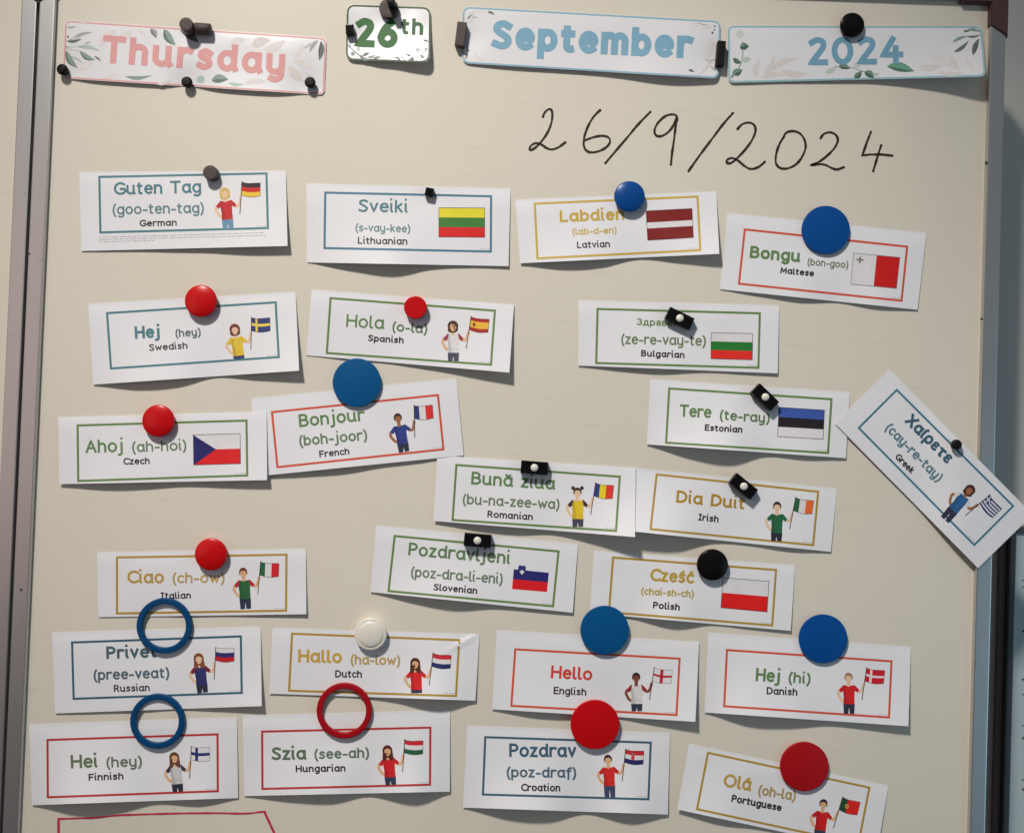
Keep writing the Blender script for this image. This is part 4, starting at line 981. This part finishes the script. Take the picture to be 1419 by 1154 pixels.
# black bar magnets with a white centre
bm = bmesh.new(); box(bm, -18.6*U, 18.6*U, -8.8*U, 8.8*U, 0, .0085, .0009); me_bar = to_mesh('bar_body', bm, M_black, False)
me_pin = to_mesh('white_pin', lathe([(0, .0080), (5.3*U, .0080), (5.3*U, .0090)] + arc(0, .0090, 5.3*U, .0020, 8, 84, 6) + [(0, .0110)], 24), M_white)
def bar(px, py, rot, label, hb=.0012):
    o = bpy.data.objects.new('bar_magnet', None); COL.objects.link(o); o.empty_display_size = .01
    p = P(px, py, hb+.0085); o.location = (p.x, -hb, p.z)
    o.rotation_euler = (Matrix.Rotation(R(90), 4, 'X') @ Matrix.Rotation(R(-rot), 4, 'Z')).to_euler()
    tag(o, label, 'magnet', 'black bar magnets with a white centre')
    for n, m_ in (('magnet_body', me_bar), ('white_centre', me_pin)):
        c = bpy.data.objects.new(n, m_); COL.objects.link(c); c.parent = o
bar(942.2, 441.0, 24, 'black bar magnet with white centre covering the Cyrillic word')
bar(1060.6, 550.2, 42, 'black bar magnet with white centre, steeply tilted, on the Estonian card')
bar(740.6, 648, 2.5, 'black bar magnet with white centre on the Romanian card', .0026)
bar(1030.8, 673.8, 37, 'black bar magnet with white centre, tilted, on the Irish card')
bar(661.7, 748.8, 3, 'black bar magnet with white centre on the Slovenian card')

# small odd magnets
def bulb(r, h): return [(0, 0), (r*.72, 0), (r*.80, h*.25), (r*.98, h*.52)] + arc(r*.60, h*.64, r*.40, h*.36, 0, 90, 7)[1:] + [(0, h)]
me_bulb = to_mesh('knob_magnet', lathe(bulb(7.6*U, .0085), 28), M_rub)
GS = 'small black knob magnets'
place('knob_magnet', me_bulb, 87.5, 96.5, .006, .0012, 'small black knob magnet at the lower left corner of the Thursday heading', 'magnet', GS, tilt=(0, -12))
place('knob_magnet', me_bulb, 258.8, 114, .006, .0012, 'small black knob magnet at the foot of the Thursday heading, middle', 'magnet', GS)
place('knob_magnet', me_bulb, 429.6, 114.5, .006, .0012, 'small black knob magnet at the lower right corner of the Thursday heading', 'magnet', GS)
place('knob_magnet', me_bulb, 1325.8, 616, .006, .0074, 'small black knob magnet on the tilted Greek card', 'magnet', GS, scale=.95)
bm = bmesh.new(); box(bm, -5.8*U, 5.8*U, -5.8*U, 5.8*U, 0, .0065, .0011)
place('cube_magnet', to_mesh('cube_magnet', bm, M_black, False), 594.8, 265.8, .0065, .001, 'tiny black block magnet on the Lithuanian card', 'magnet', None, rot=10)
bm = bmesh.new(); box(bm, -5.6*U, 5.6*U, -6.6*U, 6.6*U, 0, .0075, .0009)
place('cube_magnet', to_mesh('cube_magnet', bm, M_black, False), 484.4, 40.5, .0075, .0012, 'small shiny black block magnet at the left edge of the 26th heading', 'magnet', None, rot=-5)
def cyl_me(r, h, m, b=.0005, name='cylinder_magnet'): return to_mesh(name, lathe([(0, 0), (r-b*.5, 0), (r, b)] + arc(r-b, h-b, b, b, 0, 90, 3) + [(r*.55, h-.0001), (0, h)], 36), m)
place('cylinder_magnet', cyl_me(10*U, .0090, M_brown), 291, 239, .0090, .0008, 'dark brown cylinder magnet on the German card', 'magnet', None)
place('cylinder_magnet', cyl_me(9.2*U, .0150, M_brown), 257.5, 33.5, .0150, .0010, 'grey brown round rod magnet standing on the top edge of the Thursday heading', 'magnet', None)
# rod lying on its side beside it
bm = lathe([(0, 0), (7.6*U-.0006, 0), (7.6*U, .0007), (7.6*U, 22*U-.0007), (7.6*U-.0006, 22*U), (0, 22*U)], 32)
bmesh.ops.transform(bm, matrix=Matrix.Translation((-11*U, 0, 7.6*U)) @ Matrix.Rotation(R(90), 4, 'Y'), verts=bm.verts[:])
place('rod_magnet', to_mesh('rod_magnet', bm, M_brown), 279.5, 38.5, .009, .0012, 'dark brown rod magnet lying on its side on the Thursday heading', 'magnet', None, rot=2)
place('cylinder_magnet', cyl_me(13.4*U, .0060, M_brown), 538.5, 11.5, .0060, .0010, 'brown round disc magnet at the top of the 26th heading', 'magnet', None)
place('cylinder_magnet', cyl_me(5.6*U, .0150, M_rub), 541.0, -1, .0150, .0071, 'small black peg magnet stuck on the brown disc magnet', 'magnet', None)
def bar_brown(px, py, w_, l_, rot, label, m):
    bm = bmesh.new(); box(bm, -w_/2*U, w_/2*U, -l_/2*U, l_/2*U, 0, .0080, .0008)
    place('plain_bar_magnet', to_mesh('plain_bar_magnet', bm, m, False), px, py, .0080, .0012, label, 'magnet', None, rot=rot)
bar_brown(638.5, 46.8, 13.4, 33, 5, 'plain grey brown bar magnet at the left end of the September heading', M_brown)
bar_brown(999.3, 73.5, 11.6, 34, 3, 'plain black bar magnet between the September and 2024 headings', M_rub)
